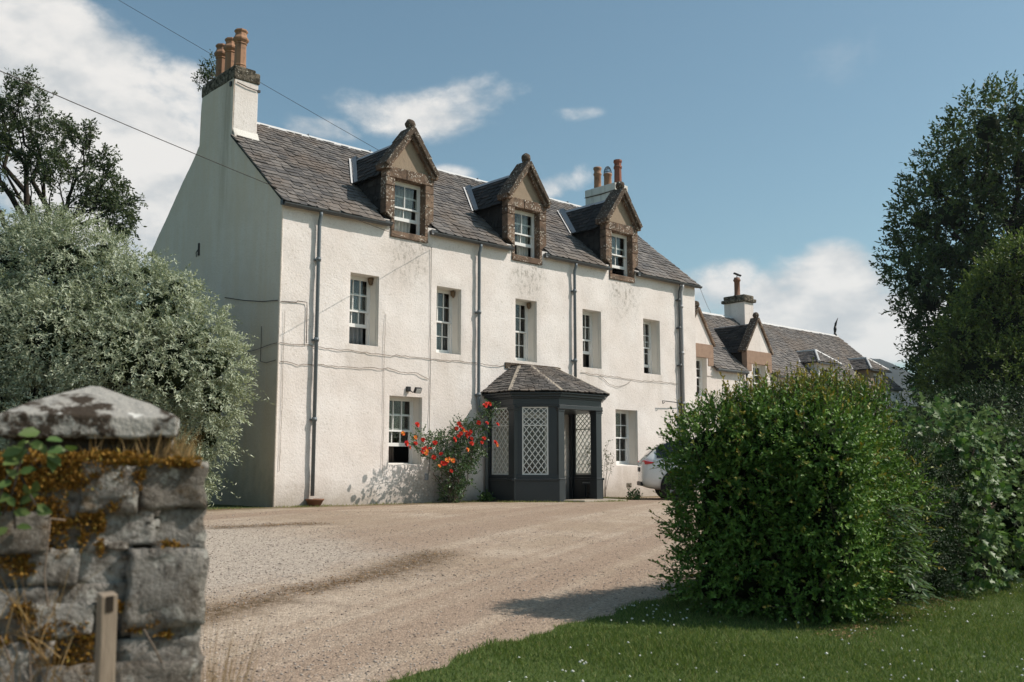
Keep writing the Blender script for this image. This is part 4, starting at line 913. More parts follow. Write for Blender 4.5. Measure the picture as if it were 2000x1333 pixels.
def twigs(B, D, L, n, rng, spread=.75, pairs=True, droop=0.):
    M = len(B); D = unit(D); L = np.broadcast_to(L, (M,)); h = np.where(np.abs(D[:, 2:3]) < .9, np.array([[0, 0, 1.]]), np.array([[1., 0, 0]]))
    U = unit(np.cross(D, h)); Wv = np.cross(D, U); P = []; A = []; N = []; T = []; ph0 = rng.uniform(0, 6.28, M)
    for k in range(n):
        t = (k+.6)/n; ph = ph0+((k//2)*1.57+(k % 2)*3.14159 if pairs else k*2.4)+rng.normal(0, .25, M)
        per = np.cos(ph)[:, None]*U+np.sin(ph)[:, None]*Wv; sp = spread*(1-.45*t)
        a = unit(D*(1-sp*.6)+per*sp+rng.normal(0, .18, (M, 3))); pos = B+D*(L*t)[:, None]+np.array([0, 0, -1.])*(droop*L*t*t)[:, None]
        P.append(pos); A.append(a-np.array([0, 0, droop*t*.8])); N.append(unit(per*-.5+D*.7+np.array([0, 0, .6])+rng.normal(0, .3, (M, 3)))); T.append(np.full(M, t))
    return np.concatenate(P), np.concatenate(A), np.concatenate(N), np.concatenate(T)
def crown(name, parent, material, blobs, n_tw, L, n_leaf, leaf, tm, rng, up=.5, rnd=.45, tip=0., spread=.75, pairs=True, droop=0., lo=.8, hi=1.06, bury=.8, extra=None, width=1., tintv=(.0, 1.)):
    B, nn = on_blobs(blobs, n_tw, rng, lo, hi, bury)
    D = unit(nn+np.array([0, 0, up])+rng.normal(0, rnd, B.shape)); Ls = L*rng.uniform(.6, 1.3, len(B)); tint = rng.beta(2, 2, len(B)); yg = np.clip(rng.uniform(-2.0, .6, len(B))+.45*nn[:, 2], 0, 1)
    if extra is not None:
        eB, eD, eL, eY = extra; B = np.concatenate([B, eB]); D = np.concatenate([D, eD]); Ls = np.concatenate([Ls, eL]); tint = np.concatenate([tint, rng.uniform(.3, 1, len(eB))]); yg = np.concatenate([yg, eY])
    P, A, N, T = twigs(B, D, Ls, n_leaf, rng, spread, pairs, droop); reps = n_leaf
    tt = np.clip(np.tile(tint, reps)+rng.normal(0, .16, len(P)), 0, 1)*(tintv[1]-tintv[0])+tintv[0]; yy = np.clip((T-.55)*2.2, 0, 1)*np.tile(yg, reps)*tip
    S = leaf*rng.uniform(.65, 1.25, len(P))*(1-.25*T)
    me = leaf_mesh(name, P-wloc(parent), A, N, S, tm, tt, np.clip(yy, 0, 1), width); return link(name, me, MATS[material], parent), B, D, Ls
def limb_path(a, b, rng, n=6, wob=.12, sag=0.):
    a, b = np.array(a, float), np.array(b, float); L = np.linalg.norm(b-a); out = []
    for i in range(n+1):
        t = i/n; out.append(a+(b-a)*t+(rng.normal(0, wob*L*.3, 3)*math.sin(math.pi*t) if 0 < i < n else 0)+np.array([0, 0, L*.12*math.sin(math.pi*t)]))
    return out
def tree(name, label, cat, base, blobs, material, n_tw, L, n_leaf, leaf, tm, rng, r0=.3, fork=.35, bark='bark_dark', limbs=14, group=None, core_k=0, **kw):
    base = np.array(base, float); t = thing(name, label, cat, base, group); C = np.array([b[:3] for b in blobs]); top = C[:, 2].max()
    fz = base[2]+(top-base[2])*fork; cx = C.mean(0); fk = np.array([base[0]*.6+cx[0]*.4, base[1]*.6+cx[1]*.4, fz])
    MB().tube(limb_path(base-np.array([0, 0, .2]), fk, rng, 6, .06), list(np.linspace(r0*1.35, r0*.75, 7)), 10).build('trunk', MATS[bark], t, True)
    for i in rng.permutation(len(blobs))[:limbs]:
        MB().tube(limb_path(fk-np.array([0, 0, .3*r0]), C[i], rng, 6, .12), list(np.linspace(r0*.5, r0*.08, 7)), 6).build('limb', MATS[bark], t, True)
    cr = crown('crown', t, material, blobs, n_tw, L, n_leaf, leaf, tm, rng, **kw)
    if core_k:
        c = MB()
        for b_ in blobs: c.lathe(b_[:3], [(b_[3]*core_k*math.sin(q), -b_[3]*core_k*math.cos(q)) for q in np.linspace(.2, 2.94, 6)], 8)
        c.jitter(.25*core_k*blobs[0][3], 1.5/blobs[0][3]).build('shade_core', MATS['crown_shade'], t, True, kind='stuff')  # solid cores added to close gaps, coloured as inner shade
    return t

# ---------------------------------------------------------------- privet hedge end (right foreground)
rng = np.random.default_rng(21)
def fill_blobs(poly_fn, z0, ztop_fn, sp, r, rng, inset=None):
    out = []
    for x in np.arange(-4, 6, sp):
        for y in np.arange(-17, -10, sp):
            for z in np.arange(z0, 3, sp):
                q = np.array([x, y, z])+rng.uniform(-.15, .15, 3)*sp*2
                if poly_fn(q[0], q[1], z) and z < ztop_fn(q[0], q[1])-r*.7: out.append((*q, r*rng.uniform(.65, 1.3)))
    return out
def inq(x, y, P):
    s = None
    for i in range(len(P)):
        a, b = P[i], P[(i+1) % len(P)]; c = (b[0]-a[0])*(y-a[1])-(b[1]-a[1])*(x-a[0])
        if s is None: s = c > 0
        elif (c > 0) != s: return False
    return True
HQ = [(-2.66, -14.72), (-1.0, -14.52), (-1.0, -13.80), (-3.10, -13.80)]
def hedge_top(x, y): return 1.47-.12*max(0, (-3.05-x)/.4)**1.5+.04*math.sin(x*5.1)+.03*math.sin(y*6.3+x)
def hq(x, y, z):
    k = .22*max(0, 1-(z+.45)/.75)             # undercut at the foot of the end face
    cx, cy = np.mean(np.array(HQ), 0); f = 1-k*.9
    return inq(cx+(x-cx)/f, cy+(y-cy)/f, HQ)
hb = fill_blobs(hq, -.22, lambda x, y: hedge_top(x, y), .36, .37, rng)
hb = [b_ for b_ in hb if rng.random() > .10]
for s in np.linspace(0, 1, 6):
    for z in (-.12, .16, .44, .72, .98, 1.16):
        k = .10*max(0, .3-z)*s
        q = np.array(HQ[0])*(1-s)+np.array(HQ[3])*s+rng.uniform(-.07, .07, 2)+np.array([k*2.4, 0]); hb.append((q[0], q[1], z+rng.uniform(-.06, .06)-.12*s*(z > 1.1), .31*rng.uniform(.75, 1.2)))
for s in np.linspace(.1, .95, 5):
    q = np.array(HQ[3])*(1-s)+np.array(HQ[2])*s; hb += [(q[0], q[1], z, .33) for z in (.3, .75, 1.12)]
hedge = thing('privet_hedge', 'tall privet hedge end with orange-tipped shoots on the lawn', 'hedge', (-2.0, -14.3, -.42))
m = 620; ex = rng.uniform(0, 1, (m, 2)); qb = []
HQa = np.array(HQ)
for s, t_ in ex:
    p = (HQa[0]*(1-s)+HQa[1]*s)*(1-t_)+(HQa[3]*(1-s)+HQa[2]*s)*t_; qb.append((p[0], p[1], hedge_top(p[0], p[1])+rng.uniform(-.06, .10)))
qb = np.array(qb); eD = unit(np.array([0, 0, 1.])+rng.normal(0, .22, (m, 3))); eL = rng.uniform(.12, .34, m)
sB, sN = on_blobs(hb, 150, rng, .95, 1.05, .95); qb = np.concatenate([qb, sB]); eD = np.concatenate([eD, unit(sN+np.array([0, 0, .35])+rng.normal(0, .3, sN.shape))]); eL = np.concatenate([eL, rng.uniform(.2, .46, 150)]); m = len(qb)
pc = crown('foliage', hedge, 'privet_leaf', hb, 10200, .20, 12, .047, OVA, rng, up=.55, rnd=.5, tip=1., extra=(qb, eD, eL, rng.uniform(.35, 1., m)), lo=.55, hi=1.12, bury=.72, width=1.15)
sm_ = MB()
for b_, d_, l_ in zip(qb, eD, eL): sm_.tube([b_-d_*.15, b_+d_*l_], [.005, .002], 3, False)
for i in range(70):
    b_ = np.array(hb[rng.integers(len(hb))][:3]); r_ = np.array([-2.05+rng.uniform(-.8, .9), -14.3+rng.uniform(-.3, .3), -.5]); sm_.tube(limb_path(r_, b_, rng, 4, .1), list(np.linspace(.025, .006, 5)), 4, False)
sm_.build('stems', MATS['bark'], hedge, kind='stuff')
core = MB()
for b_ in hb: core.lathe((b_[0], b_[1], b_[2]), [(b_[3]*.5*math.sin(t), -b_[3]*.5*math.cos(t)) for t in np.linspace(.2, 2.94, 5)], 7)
core.build('shade_core', MATS['crown_shade'], hedge, True, kind='stuff')  # added solid core, its dark colour stands for shade between the leaves
def shrub(name, label, blobs, material, n_tw, L, n_leaf, leaf, tm, rng, base, stems=25, core_k=.6, **kw):
    t = thing(name, label, 'shrub', base); crown('foliage', t, material, blobs, n_tw, L, n_leaf, leaf, tm, rng, **kw); s = MB(); base = np.array(base)
    for i in range(stems):
        b_ = np.array(blobs[rng.integers(len(blobs))][:3]); s.tube(limb_path(base+rng.normal(0, .12, 3)*(1, 1, 0)-(0, 0, .1), b_, rng, 4, .1), list(np.linspace(.03, .008, 5)), 5, False)
    s.build('stems', MATS['bark'], t, kind='stuff')
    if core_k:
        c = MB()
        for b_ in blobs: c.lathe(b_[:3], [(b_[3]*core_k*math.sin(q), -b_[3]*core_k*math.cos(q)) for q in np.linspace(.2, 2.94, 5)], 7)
        c.build('shade_core', MATS['crown_shade'], t, True, kind='stuff')  # added dark solid, inner shade of the shrub put into its colour
    return t
yb_ = [(x+rng.uniform(-.1, .1), y+rng.uniform(-.1, .1), z, .34*rng.uniform(.85, 1.2)) for x in np.arange(-1.05, .1, .32) for y in (-14.4, -13.95) for z in np.arange(-.2, .85, .30)]
shrub('yew_bush', 'dark fine-leaved yew low in the hedge, right of the privet', yb_, 'yew_leaf', 3600, .26, 16, .028, NAR, rng, (-.6, -14., -.42), up=.15, rnd=.35, spread=.85, tip=.2, lo=.75, width=1.4)
bb_ = [(x+rng.uniform(-.12, .12), y+rng.uniform(-.1, .1), z, .36*rng.uniform(.85, 1.2)) for x in np.arange(-.95, 1.9, .38) for y in (-14.1, -13.6) for z in np.arange(-.1, 1.15, .34)]
shrub('box_bush', 'olive small-leaved box bush with pale glossy tips behind the yew', bb_, 'box_leaf', 6500, .12, 12, .022, OVA, rng, (.4, -13.7, -.42), up=.5, rnd=.5, tip=.7, width=1.3)
sb_ = [(.15, -14.55, .0, .42), (.35, -14.5, .5, .45), (.45, -14.4, .95, .45), (.25, -14.3, 1.25, .38), (.75, -14.3, 1.2, .42), (1.0, -14.2, .9, .5), (1.45, -14.3, 1.15, .45), (1.0, -14.6, .3, .45), (1.5, -14.5, .5, .5), (.1, -14.2, .8, .3), (-.35, -13.75, 1.18, .25), (.8, -14.75, -.1, .35)]
shrub('sycamore_sapling', 'bright green broad-leaved sycamore sapling growing through the right-hand hedge', sb_, 'maple_leaf', 900, .20, 5, .088, MAP, rng, (.6, -14.4, -.42), core_k=0, up=.2, rnd=.45, spread=.95, tip=.5, lo=.65, hi=1.1, bury=.6)
sb2 = [(x, -14.4+rng.uniform(-.1, .1), z, .42) for x in np.arange(2.0, 5.2, .45) for z in np.arange(-.1, 1.2, .38)]
shrub('elder_bush', 'leafy green bush at the right edge of the hedge', sb2, 'apple_leaf', 2400, .2, 9, .06, OVA, rng, (3.5, -14.3, -.42), up=.3, tip=.3)
# ash sapling leaning out of the privet near the lawn
ash = thing('ash_sapling', 'grey-green ash sapling with feathered leaves at the foot of the privet', 'sapling', (-2.3, -14.75, -.44)); PB = []; AB = []; NB = []; SB = []; st_ = MB()
for i in range(46):
    b_ = np.array([-2.05, -14.95, -.4])+np.array([rng.uniform(-.22, .30), rng.uniform(-.12, .10), rng.uniform(.12, 1.0)]); d_ = unit(np.array([rng.normal(.25, .5), -.85+rng.normal(0, .2), rng.normal(.05, .25)])); L_ = rng.uniform(.20, .32)
    pts = [b_+d_*L_*t+np.array([0, 0, -.28*L_*t*t]) for t in np.linspace(0, 1, 6)]; st_.tube(pts, [.004]*5+[.002], 3, False)
    sd_ = unit(np.cross(d_, (0, 0, 1.)))
    for k in range(9):
        t = .25+.75*(k//2)/4; s = -1 if k % 2 else 1; p = b_+d_*L_*t+np.array([0, 0, -.28*L_*t*t]); a = d_*.55+sd_*s*.8+np.array([0, 0, -.2]); a = d_-np.array([0, 0, .4]) if k == 8 else a
        PB.append(p); AB.append(a); NB.append(np.array([0, 0, 1.])+rng.normal(0, .2, 3)); SB.append(rng.uniform(.07, .10))
nL = len(PB); link('foliage', leaf_mesh('foliage', np.array(PB)-wloc(ash), np.array(AB), np.array(NB), np.array(SB), OVA, rng.uniform(0, 1, nL), rng.uniform(0, .3, nL), .8), MATS['ash_leaf'], ash)
st_.tube([(-2.28, -14.7, -.45), (-2.30, -14.76, .1), (-2.22, -14.82, .6)], [.014, .01, .006], 6); st_.build('stems', MATS['bark'], ash, kind='stuff')

# ---------------------------------------------------------------- silver weeping pear left of the gable
rng = np.random.default_rng(5)
sp_ = []
for px, py, d, r in [(60, 520, 21, 1.15), (160, 500, 20.5, 1.15), (250, 560, 20.2, 1.0), (330, 590, 19.8, .95), (400, 640, 19.6, .85), (435, 690, 19.4, .75), (440, 760, 19.4, .62), (420, 830, 19.5, .55), (395, 900, 19.6, .52), (380, 955, 19.7, .42), (350, 700, 19.2, 1.05), (260, 680, 19.0, 1.2), (150, 640, 19.2, 1.3), (40, 640, 19.6, 1.3), (-70, 560, 20.5, 1.4), (-70, 700, 20, 1.4), (320, 820, 19.3, .95), (230, 800, 19.2, 1.1), (120, 790, 19.2, 1.2), (0, 780, 19.6, 1.2), (300, 920, 19.4, .7), (200, 920, 19.4, .8), (90, 920, 19.4, .9), (110, 440, 21.2, .7), (30, 465, 21.4, .8), (300, 520, 20.3, .5), (220, 480, 20.6, .6), (370, 545, 20, .42), (200, 620, 21.8, 1.4), (60, 700, 22.2, 1.5), (320, 720, 21.2, 1.1), (-160, 640, 21, 1.5), (-180, 820, 20.5, 1.4)]:
    q = at_depth(px-22, py+22, d); sp_.append((*q, r*.84))
m = 1300; B0, N0 = on_blobs(sp_, m, rng, .95, 1.05, .95); 
spt = tree('silver_pear_tree', 'large silver-leaved weeping pear beside the shaded gable', 'tree', (-4.4, 1.0, .07), sp_, 'silver_leaf', 21000, .30, 11, .098, NAR, rng, r0=.16, fork=.3, limbs=18, up=.25, rnd=.5, droop=.35, spread=.8, pairs=False, tip=.6, lo=.58, hi=1.14, bury=.74, width=1.55, core_k=.5,
     extra=(B0, unit(N0+np.array([0, 0, .25])+rng.normal(0, .3, N0.shape)), rng.uniform(.3, .62, m), rng.uniform(.4, 1, m)))
# ---------------------------------------------------------------- open-crowned fruit tree behind it
rng = np.random.default_rng(9)
ft = thing('fruit_tree', 'dark open-branched fruit tree standing behind the silver pear', 'tree', (-1.9, 12.2, .07)); bm_ = MB(); tips = []
def grow(p, d, L, r, depth):
    n = 4; pts = [p]; q = p.copy(); dd = d.copy()
    for i in range(n):
        dd = unit(dd+rng.normal(0, .13, 3)+np.array([0, 0, .05])); q = q+dd*L/n; pts.append(q.copy())
        if depth <= 2: tips.append((q.copy(), dd.copy(), depth))
    bm_.tube(pts, list(np.linspace(r, r*.55, n+1)), 6 if depth > 1 else 4, False)
    if depth > 0:
        for k in range(3 if depth > 1 else 3):
            ax = unit(rng.normal(0, 1, 3)); nd = unit(dd+ax*.75+np.array([0, 0, -.05])); grow(q if k < 2 else pts[2+int(rng.integers(0, 2))], nd, L*rng.uniform(.62, .8), r*.55, depth-1)
bs = np.array([-2.4, 12.2, 0.]); targets = [(20, 240, 33), (70, 250, 32.5), (110, 330, 32), (190, 330, 31.5), (215, 380, 31), (150, 400, 31), (40, 340, 31.5), (-60, 260, 33), (-90, 360, 32), (205, 430, 31), (-20, 200, 34)]
fkp = at_depth(90, 520, 32.5); bm_.tube(limb_path(bs, fkp, rng, 6, .05), list(np.linspace(.26, .18, 7)), 10, False)
for px, py, d in targets:
    q = at_depth(px-26, py+4, d); v = q-fkp; pts = limb_path(fkp, q, rng, 6, .1); bm_.tube(pts, list(np.linspace(.12, .03, 7)), 6, False)
    for k in (3, 4, 6): grow(pts[k], unit(v+rng.normal(0, 1.1, 3)), .95, .028, 2)
    grow(pts[6], unit(v), .8, .03, 2)
bm_.build('branches', MATS['bark_dark'], ft, True)
tp = np.array([t[0] for t in tips]); td = np.array([t[1] for t in tips]); rep = 2; tp = np.repeat(tp, rep, 0)+rng.normal(0, .05, (len(tp)*rep, 3)); td = unit(np.repeat(td, rep, 0)+rng.normal(0, .7, (len(td)*rep, 3)))
P, A, N, T = twigs(tp, td, rng.uniform(.14, .34, len(tp)), 6, rng, .85, False, .4)
link('crown', leaf_mesh('crown', P-wloc(ft), A, N, .115*rng.uniform(.6, 1.2, len(P)), OVA, rng.uniform(0, 1, len(P)), rng.uniform(0, .4, len(P))), MATS['apple_leaf'], ft)

# ---------------------------------------------------------------- trees beyond the wing
rng = np.random.default_rng(31)
def cloud_blobs(cands, rng): return [(*at_depth(px, py, d), r) for px, py, d, r in cands]
big = []
for px, py, r in [(1765, 505, 1.1), (1785, 545, 1.2), (1800, 430, 1.7), (1830, 370, 1.6), (1870, 310, 1.8), (1930, 250, 1.9), (1990, 230, 1.8), (1860, 420, 2.2), (1930, 360, 2.5), (2010, 330, 2.6), (1840, 500, 2.2), (1910, 470, 2.6), (2000, 450, 2.8), (1815, 590, 1.6), (1850, 650, 1.7), (1835, 690, 1.3), (1840, 745, 1.4), (1880, 590, 2.6), (1970, 580, 2.8), (1860, 720, 2.2), (1930, 700, 2.6), (2060, 250, 2.2), (2110, 340, 2.8), (2120, 480, 3.0), (2090, 600, 3.0), (2050, 720, 2.8), (1900, 780, 1.8), (1980, 780, 2.0), (2180, 600, 3), (2190, 420, 2.6)]:
    big.append((*at_depth(px, py, 55+rng.uniform(-3, 4)), r*1.0))
tree('lime_tree', 'tall dark broadleaf tree at the right, beyond the wing', 'tree', at_depth(2040, 880, 55)*(1, 1, 0)+(0, 0, .05), big, 'lime_leaf', 10800, .8, 7, .30, OVA, rng, core_k=.34, r0=.55, fork=.25, limbs=22, up=.2, rnd=.5, lo=.72, hi=1.1, bury=.72, tip=.4, pairs=False)
br = [(*at_depth(px, py, 44+rng.uniform(-2, 2)), r) for px, py, r in [(1960, 545, 1.0), (1920, 600, 1.1), (1880, 660, 1.0), (1905, 720, 1.3), (1970, 640, 1.5), (2030, 560, 1.5), (2040, 680, 1.8), (1960, 740, 1.6), (1850, 740, 1.0), (1890, 790, 1.2), (2000, 790, 1.6), (2100, 620, 1.7), (2110, 760, 1.8), (1935, 560, .8), (1990, 500, .7)]]
tree('ash_tree', 'brighter green tree in front of the tall dark tree', 'tree', at_depth(1990, 900, 44)*(1, 1, 0)+(0, 0, .05), br, 'bright_leaf', 7000, .55, 7, .20, OVA, rng, core_k=.55, r0=.25, fork=.3, limbs=12, up=.45, rnd=.5, lo=.72, hi=1.12, bury=.75, tip=.5, pairs=False)
fh = [(*at_depth(px, 845+rng.uniform(-12, 12), 40), 1.55) for px in range(1790, 2200, 30)]+[(*at_depth(px, 890, 40), 1.6) for px in range(1790, 2200, 30)]
shrub('yew_hedge', 'clipped dark yew hedge below the trees at the right', fh, 'yew_leaf', 3600, .4, 8, .14, OVA, rng, at_depth(1950, 915, 40)*(1, 1, 0)+(0, 0, .05), core_k=.75, up=.2)
# hills
def hill(name, px, d, peak, sx, sy, n=46, seed=1):
    c = at_depth(px, 905, d); fw = unit(np.array([c[0]-CAM[0], c[1]-CAM[1], 0])); rt = np.array([fw[1], -fw[0], 0]); V = []; F = []
    for j in range(n+1):
        for i in range(n+1):
            a, b_ = (i/n*2-1)*3*sx, (j/n*2-1)*3*sy; z = peak*math.exp(-(a/sx)**2/2-(b_/sy)**2/2); p = c+rt*a+fw*b_
            z *= 1+.10*mnoise.fractal(Vector((p[0]*.006+seed, p[1]*.006, 0)), 1., 2., 5); V.append((p[0], p[1], z-1.5))
    for j in range(n):
        for i in range(n): q = j*(n+1)+i; F.append((q, q+1, q+n+2, q+n+1))
    return MB().add(V, F).build(name, MATS['hill'], None, True, kind='structure')
hill('hill', 1680, 1500, 176, 135, 230); hill('hill', 1150, 1700, 95, 380, 200, seed=4); hill('hill', 2350, 1700, 80, 420, 200, seed=7); hill('hill', -200, 1700, 70, 500, 200, seed=9)
# ---------------------------------------------------------------- parked car (tail shows beyond the hedge)
car = thing('parked_car', 'white estate car parked by the wall, half hidden behind the privet', 'car', (10.27, -1.57, .08))
def car_build():
    X0, YC, Z0 = 10.27, -1.57, .08
    # stations along the car: x, half width, sill z, widest z, belt z, roof z, roof half width (0 = no glasshouse)
    ST = [(.00, .62, .42, .70, .92, .92, .60), (.04, .80, .36, .72, 1.02, 1.03, .74), (.16, .90, .30, .74, 1.08, 1.16, .76), (.40, .95, .26, .76, 1.10, 1.38, .70), (.75, .96, .24, .76, 1.10, 1.56, .66), (1.2, .965, .23, .76, 1.09, 1.63, .66), (2.0, .965, .23, .74, 1.06, 1.66, .66), (2.7, .965, .23, .73, 1.04, 1.62, .66), (3.3, .96, .23, .72, 1.02, 1.36, .68), (3.65, .95, .24, .71, 1.01, 1.10, .74), (4.1, .93, .25, .69, .96, 1.03, .72), (4.5, .88, .28, .66, .86, .94, .68), (4.68, .76, .34, .60, .74, .80, .58), (4.73, .55, .42, .56, .64, .68, .45)]
    V = []; n = 0
    for x, hw, zs, zw, zb, zr, rw in ST:
        half = [(0., zs), (hw*.8, zs), (hw*.97, zs+.12), (hw, zw), (hw*.985, zb-.10), (hw*.955, zb), (rw+(hw*.955-rw)*.35, zb+(zr-zb)*.62), (rw, zr-.03), (rw*.72, zr), (0., zr+.01)]
        ring_ = [(-y, z) for y, z in half]+[(y, z) for y, z in half[-2:0:-1]]; n = len(ring_)
        V += [(X0+x, YC+y, Z0+z) for y, z in ring_]
    F = [(i*n+k, i*n+(k+1) % n, (i+1)*n+(k+1) % n, (i+1)*n+k) for i in range(len(ST)-1) for k in range(n)]+[tuple(range(n-1, -1, -1)), tuple((len(ST)-1)*n+k for k in range(n))]
    body = MB().add(V, F).build('body', MATS['car_paint'], car, True, subsurf=1)
    def patch(name, st0, st1, k0, k1, material, off=.012, par=car):
        vs = []; fs = []; w = k1-k0+1
        for i in range(st0, st1+1):
            for k in range(k0, k1+1):
                p = np.array(V[i*n+k % n]); c = np.array([p[0], YC, Z0+.9]); d = p-c; d = d/np.linalg.norm(d); vs.append(p+d*off)
        for i in range(st1-st0):
            for k in range(w-1): fs.append((i*w+k, i*w+k+1, (i+1)*w+k+1, (i+1)*w+k))
        return MB().add(vs, fs).build(name, MATS[material], par, True)
    patch('side_window', 3, 8, 5, 7, 'car_glass'); patch('side_window', 3, 8, n-7, n-5, 'car_glass'); patch('windscreen', 7, 9, 7, 11, 'car_glass'); patch('rear_window', 2, 4, 8, 10, 'car_glass', .02)
    for s in (-1, 1):
        y = YC+s*.88
        MB().add([(X0+.055, y-s*.22, Z0+.93), (X0+.02, y-s*.22, Z0+1.03), (X0+.07, y-s*.02, Z0+1.05), (X0+.10, y, Z0+1.02), (X0+.34, y+s*.055, Z0+.99), (X0+.30, y+s*.062, Z0+.96), (X0+.10, y+s*.0, Z0+.93), (X0+.30, y-s*.1, Z0+.96)], [(0, 1, 2, 6), (2, 3, 6), (3, 4, 5, 6), (0, 6, 5, 7), (1, 0, 7), (1, 7, 4, 3, 2), (4, 7, 5)][:]).build('tail_light', MATS['tail_red'], car, bevel=.006)
        for wx in (.93, 3.80):
            yw = YC+s*.84; c = (X0+wx, yw, Z0+.36)
            ar = MB().tube([(c[0], yw-s*.05, c[2]), (c[0], yw+s*.130, c[2])], .44, 28).build('wheel_arch', MATS['car_trim'], car, True)
            rings = [(.27, .10), (.33, .115), (.36, .09), (.36, -.09), (.33, -.115), (.27, -.10)]; m = MB(); o = 0; nn = 28
            vs = [(c[0]+r*math.cos(2*math.pi*k/nn), yw+s*(.045+h), c[2]+r*math.sin(2*math.pi*k/nn)) for r, h in rings for k in range(nn)]
            m.add(vs, [(i*nn+k, i*nn+(k+1) % nn, ((i+1) % 6)*nn+(k+1) % nn, ((i+1) % 6)*nn+k) for i in range(6) for k in range(nn)])
            wl = m.build('wheel', MATS['tyre'], car, True)
            rm = MB().tube([(c[0], yw+s*.02, c[2]), (c[0], yw+s*.10, c[2])], .26, 24)
            for k in range(5):
                a = 2*math.pi*k/5; rm.obox((c[0]+.15*math.cos(a), yw+s*.125, c[2]+.15*math.sin(a)), (.11*math.cos(a), 0, .11*math.sin(a)), (0, .012, 0), (-.03*math.sin(a), 0, .03*math.cos(a)))
            rm.build('rim', MATS['alloy'], wl)
    MB().box(X0-.015, X0+.06, YC-.62, YC+.62, Z0+.36, Z0+.47).build('bumper_trim', MATS['car_trim'], car, bevel=.02)
    MB().box(X0-.02, X0+.02, YC-.26, YC+.26, Z0+.74, Z0+.86).build('number_plate_recess', MATS['car_trim'], car, bevel=.01)
car_build(); car.rotation_euler = (0, 0, R(-45))

# ---------------------------------------------------------------- climbing roses
rng = np.random.default_rng(14)
rose = thing('climbing_rose', 'climbing rose with red and orange blooms left of the porch', 'rose bush', (4.75, -.35, .08)); RY = -.52
rb = [(*at_y(px, py, y), r) for px, py, y, r in [(905, 848, -.5, .30), (875, 868, -.45, .28), (890, 905, -.5, .33), (885, 940, -.45, .30), (880, 968, -.4, .26), (838, 880, -.55, .2), (925, 852, -.55, .30), (900, 832, -.4, .2), (945, 825, -.7, .2), (955, 800, -.9, .16), (910, 885, -.55, .32), (860, 900, -.5, .22), (812, 866, -.62, .13), (825, 850, -.55, .12), (850, 860, -.5, .16), (930, 880, -.6, .22), (905, 930, -.5, .28)]]
crown('foliage', rose, 'rose_leaf', rb, 1150, .16, 7, .062, OVA, rng, up=.25, rnd=.6, tip=.25, lo=.5, hi=1.1, bury=.55, pairs=False, width=1.2)
cn = MB(); rb0 = np.array([4.80, -.28, .02])
for b_ in rb+rb[:6]: cn.tube(limb_path(rb0+rng.normal(0, .08, 3)*(1, .4, 0), np.array(b_[:3])+rng.normal(0, .06, 3), rng, 6, .12), list(np.linspace(.013, .005, 7)), 5, False)
cn.build('canes', MATS['dead_stem'], rose, True, kind='stuff')
def bloom_mesh(material, seed):
    r_ = np.random.default_rng(seed); P = []; A = []; N = []; S = []
    for ring_, (cnt, el, sz) in enumerate(((7, .25, .058), (6, .75, .050), (4, 1.15, .038))):
        for k in range(cnt):
            a = 6.283*k/cnt+ring_*.5+r_.normal(0, .15); d = np.array([math.cos(a)*math.cos(el), math.sin(a)*math.cos(el), math.sin(el)]); P.append(d*.004); A.append(d); N.append(np.array([-math.cos(a)*math.sin(el), -math.sin(a)*math.sin(el), math.cos(el)])); S.append(sz*r_.uniform(.85, 1.15))
    tv = np.array([(0, 0, 0), (-.42, .45, .10), (-.30, .95, -.02), (.30, .95, -.02), (.42, .45, .10)]); tf = np.array([(0, 4, 3), (0, 3, 2), (0, 2, 1)])
    me = leaf_mesh('bloom', np.array(P), np.array(A), np.array(N), np.array(S), (tv, tf), np.clip(np.array([0]*7+[.45]*6+[1]*4)+r_.uniform(-.2, .25, len(P)), 0, 1), np.zeros(len(P))); me.materials.append(MATS[material]); return me
BM_ = [bloom_mesh('rose_red', 1), bloom_mesh('rose_red', 2), bloom_mesh('rose_orange', 3)]
spots = [(380, 462, 0), (240, 550, 2), (365, 590, 2), (440, 612, 0), (365, 650, 0), (272, 650, 0), (305, 688, 0), (558, 645, 0), (445, 705, 0), (480, 725, 2), (510, 705, 0), (430, 735, 0), (465, 690, 1), (470, 748, 2), (800, 450, 0), (780, 500, 1), (815, 480, 0), (850, 520, 2), (880, 540, 1), (820, 550, 0), (800, 575, 1), (920, 530, 1), (900, 560, 0), (930, 600, 1), (925, 650, 0), (838, 500, 1), (870, 575, 0), (755, 612, 0), (885, 712, 2), (620, 755, 0), (550, 790, 1), (640, 850, 1), (680, 820, 2), (700, 800, 2), (740, 822, 2), (605, 875, 2), (665, 845, 0), (725, 925, 1), (1000, 440, 1), (1080, 445, 0), (1075, 250, 1), (1105, 255, 1), (1060, 272, 0), (1050, 600, 0), (1030, 640, 0), (1188, 458, 0), (1182, 665, 2), (1165, 640, 1)]
for i, (zx, zy, kd) in enumerate(spots):
    q = at_y(740+zx/5.127, 740+zy/5.127, -.82 if zx < 980 else (-1.15 if zx > 1150 else -1.0)); o = bpy.data.objects.new('bloom', BM_[kd if kd < 2 else 2]); COL.objects.link(o); o.parent = rose
    o.location = q-wloc(rose); dv = Vector((rng.normal(-.3, .5), -1+rng.normal(0, .3), rng.normal(.5, .3))); o.rotation_euler = dv.to_track_quat('Z', 'Y').to_euler(); s = rng.uniform(.75, 1.2); o.scale = (s, s, s)
r2 = thing('bare_rose', 'thin bare-stemmed climbing rose between the porch and the right window', 'rose bush', (9.95, -.3, .08)); cn = MB(); tb = []
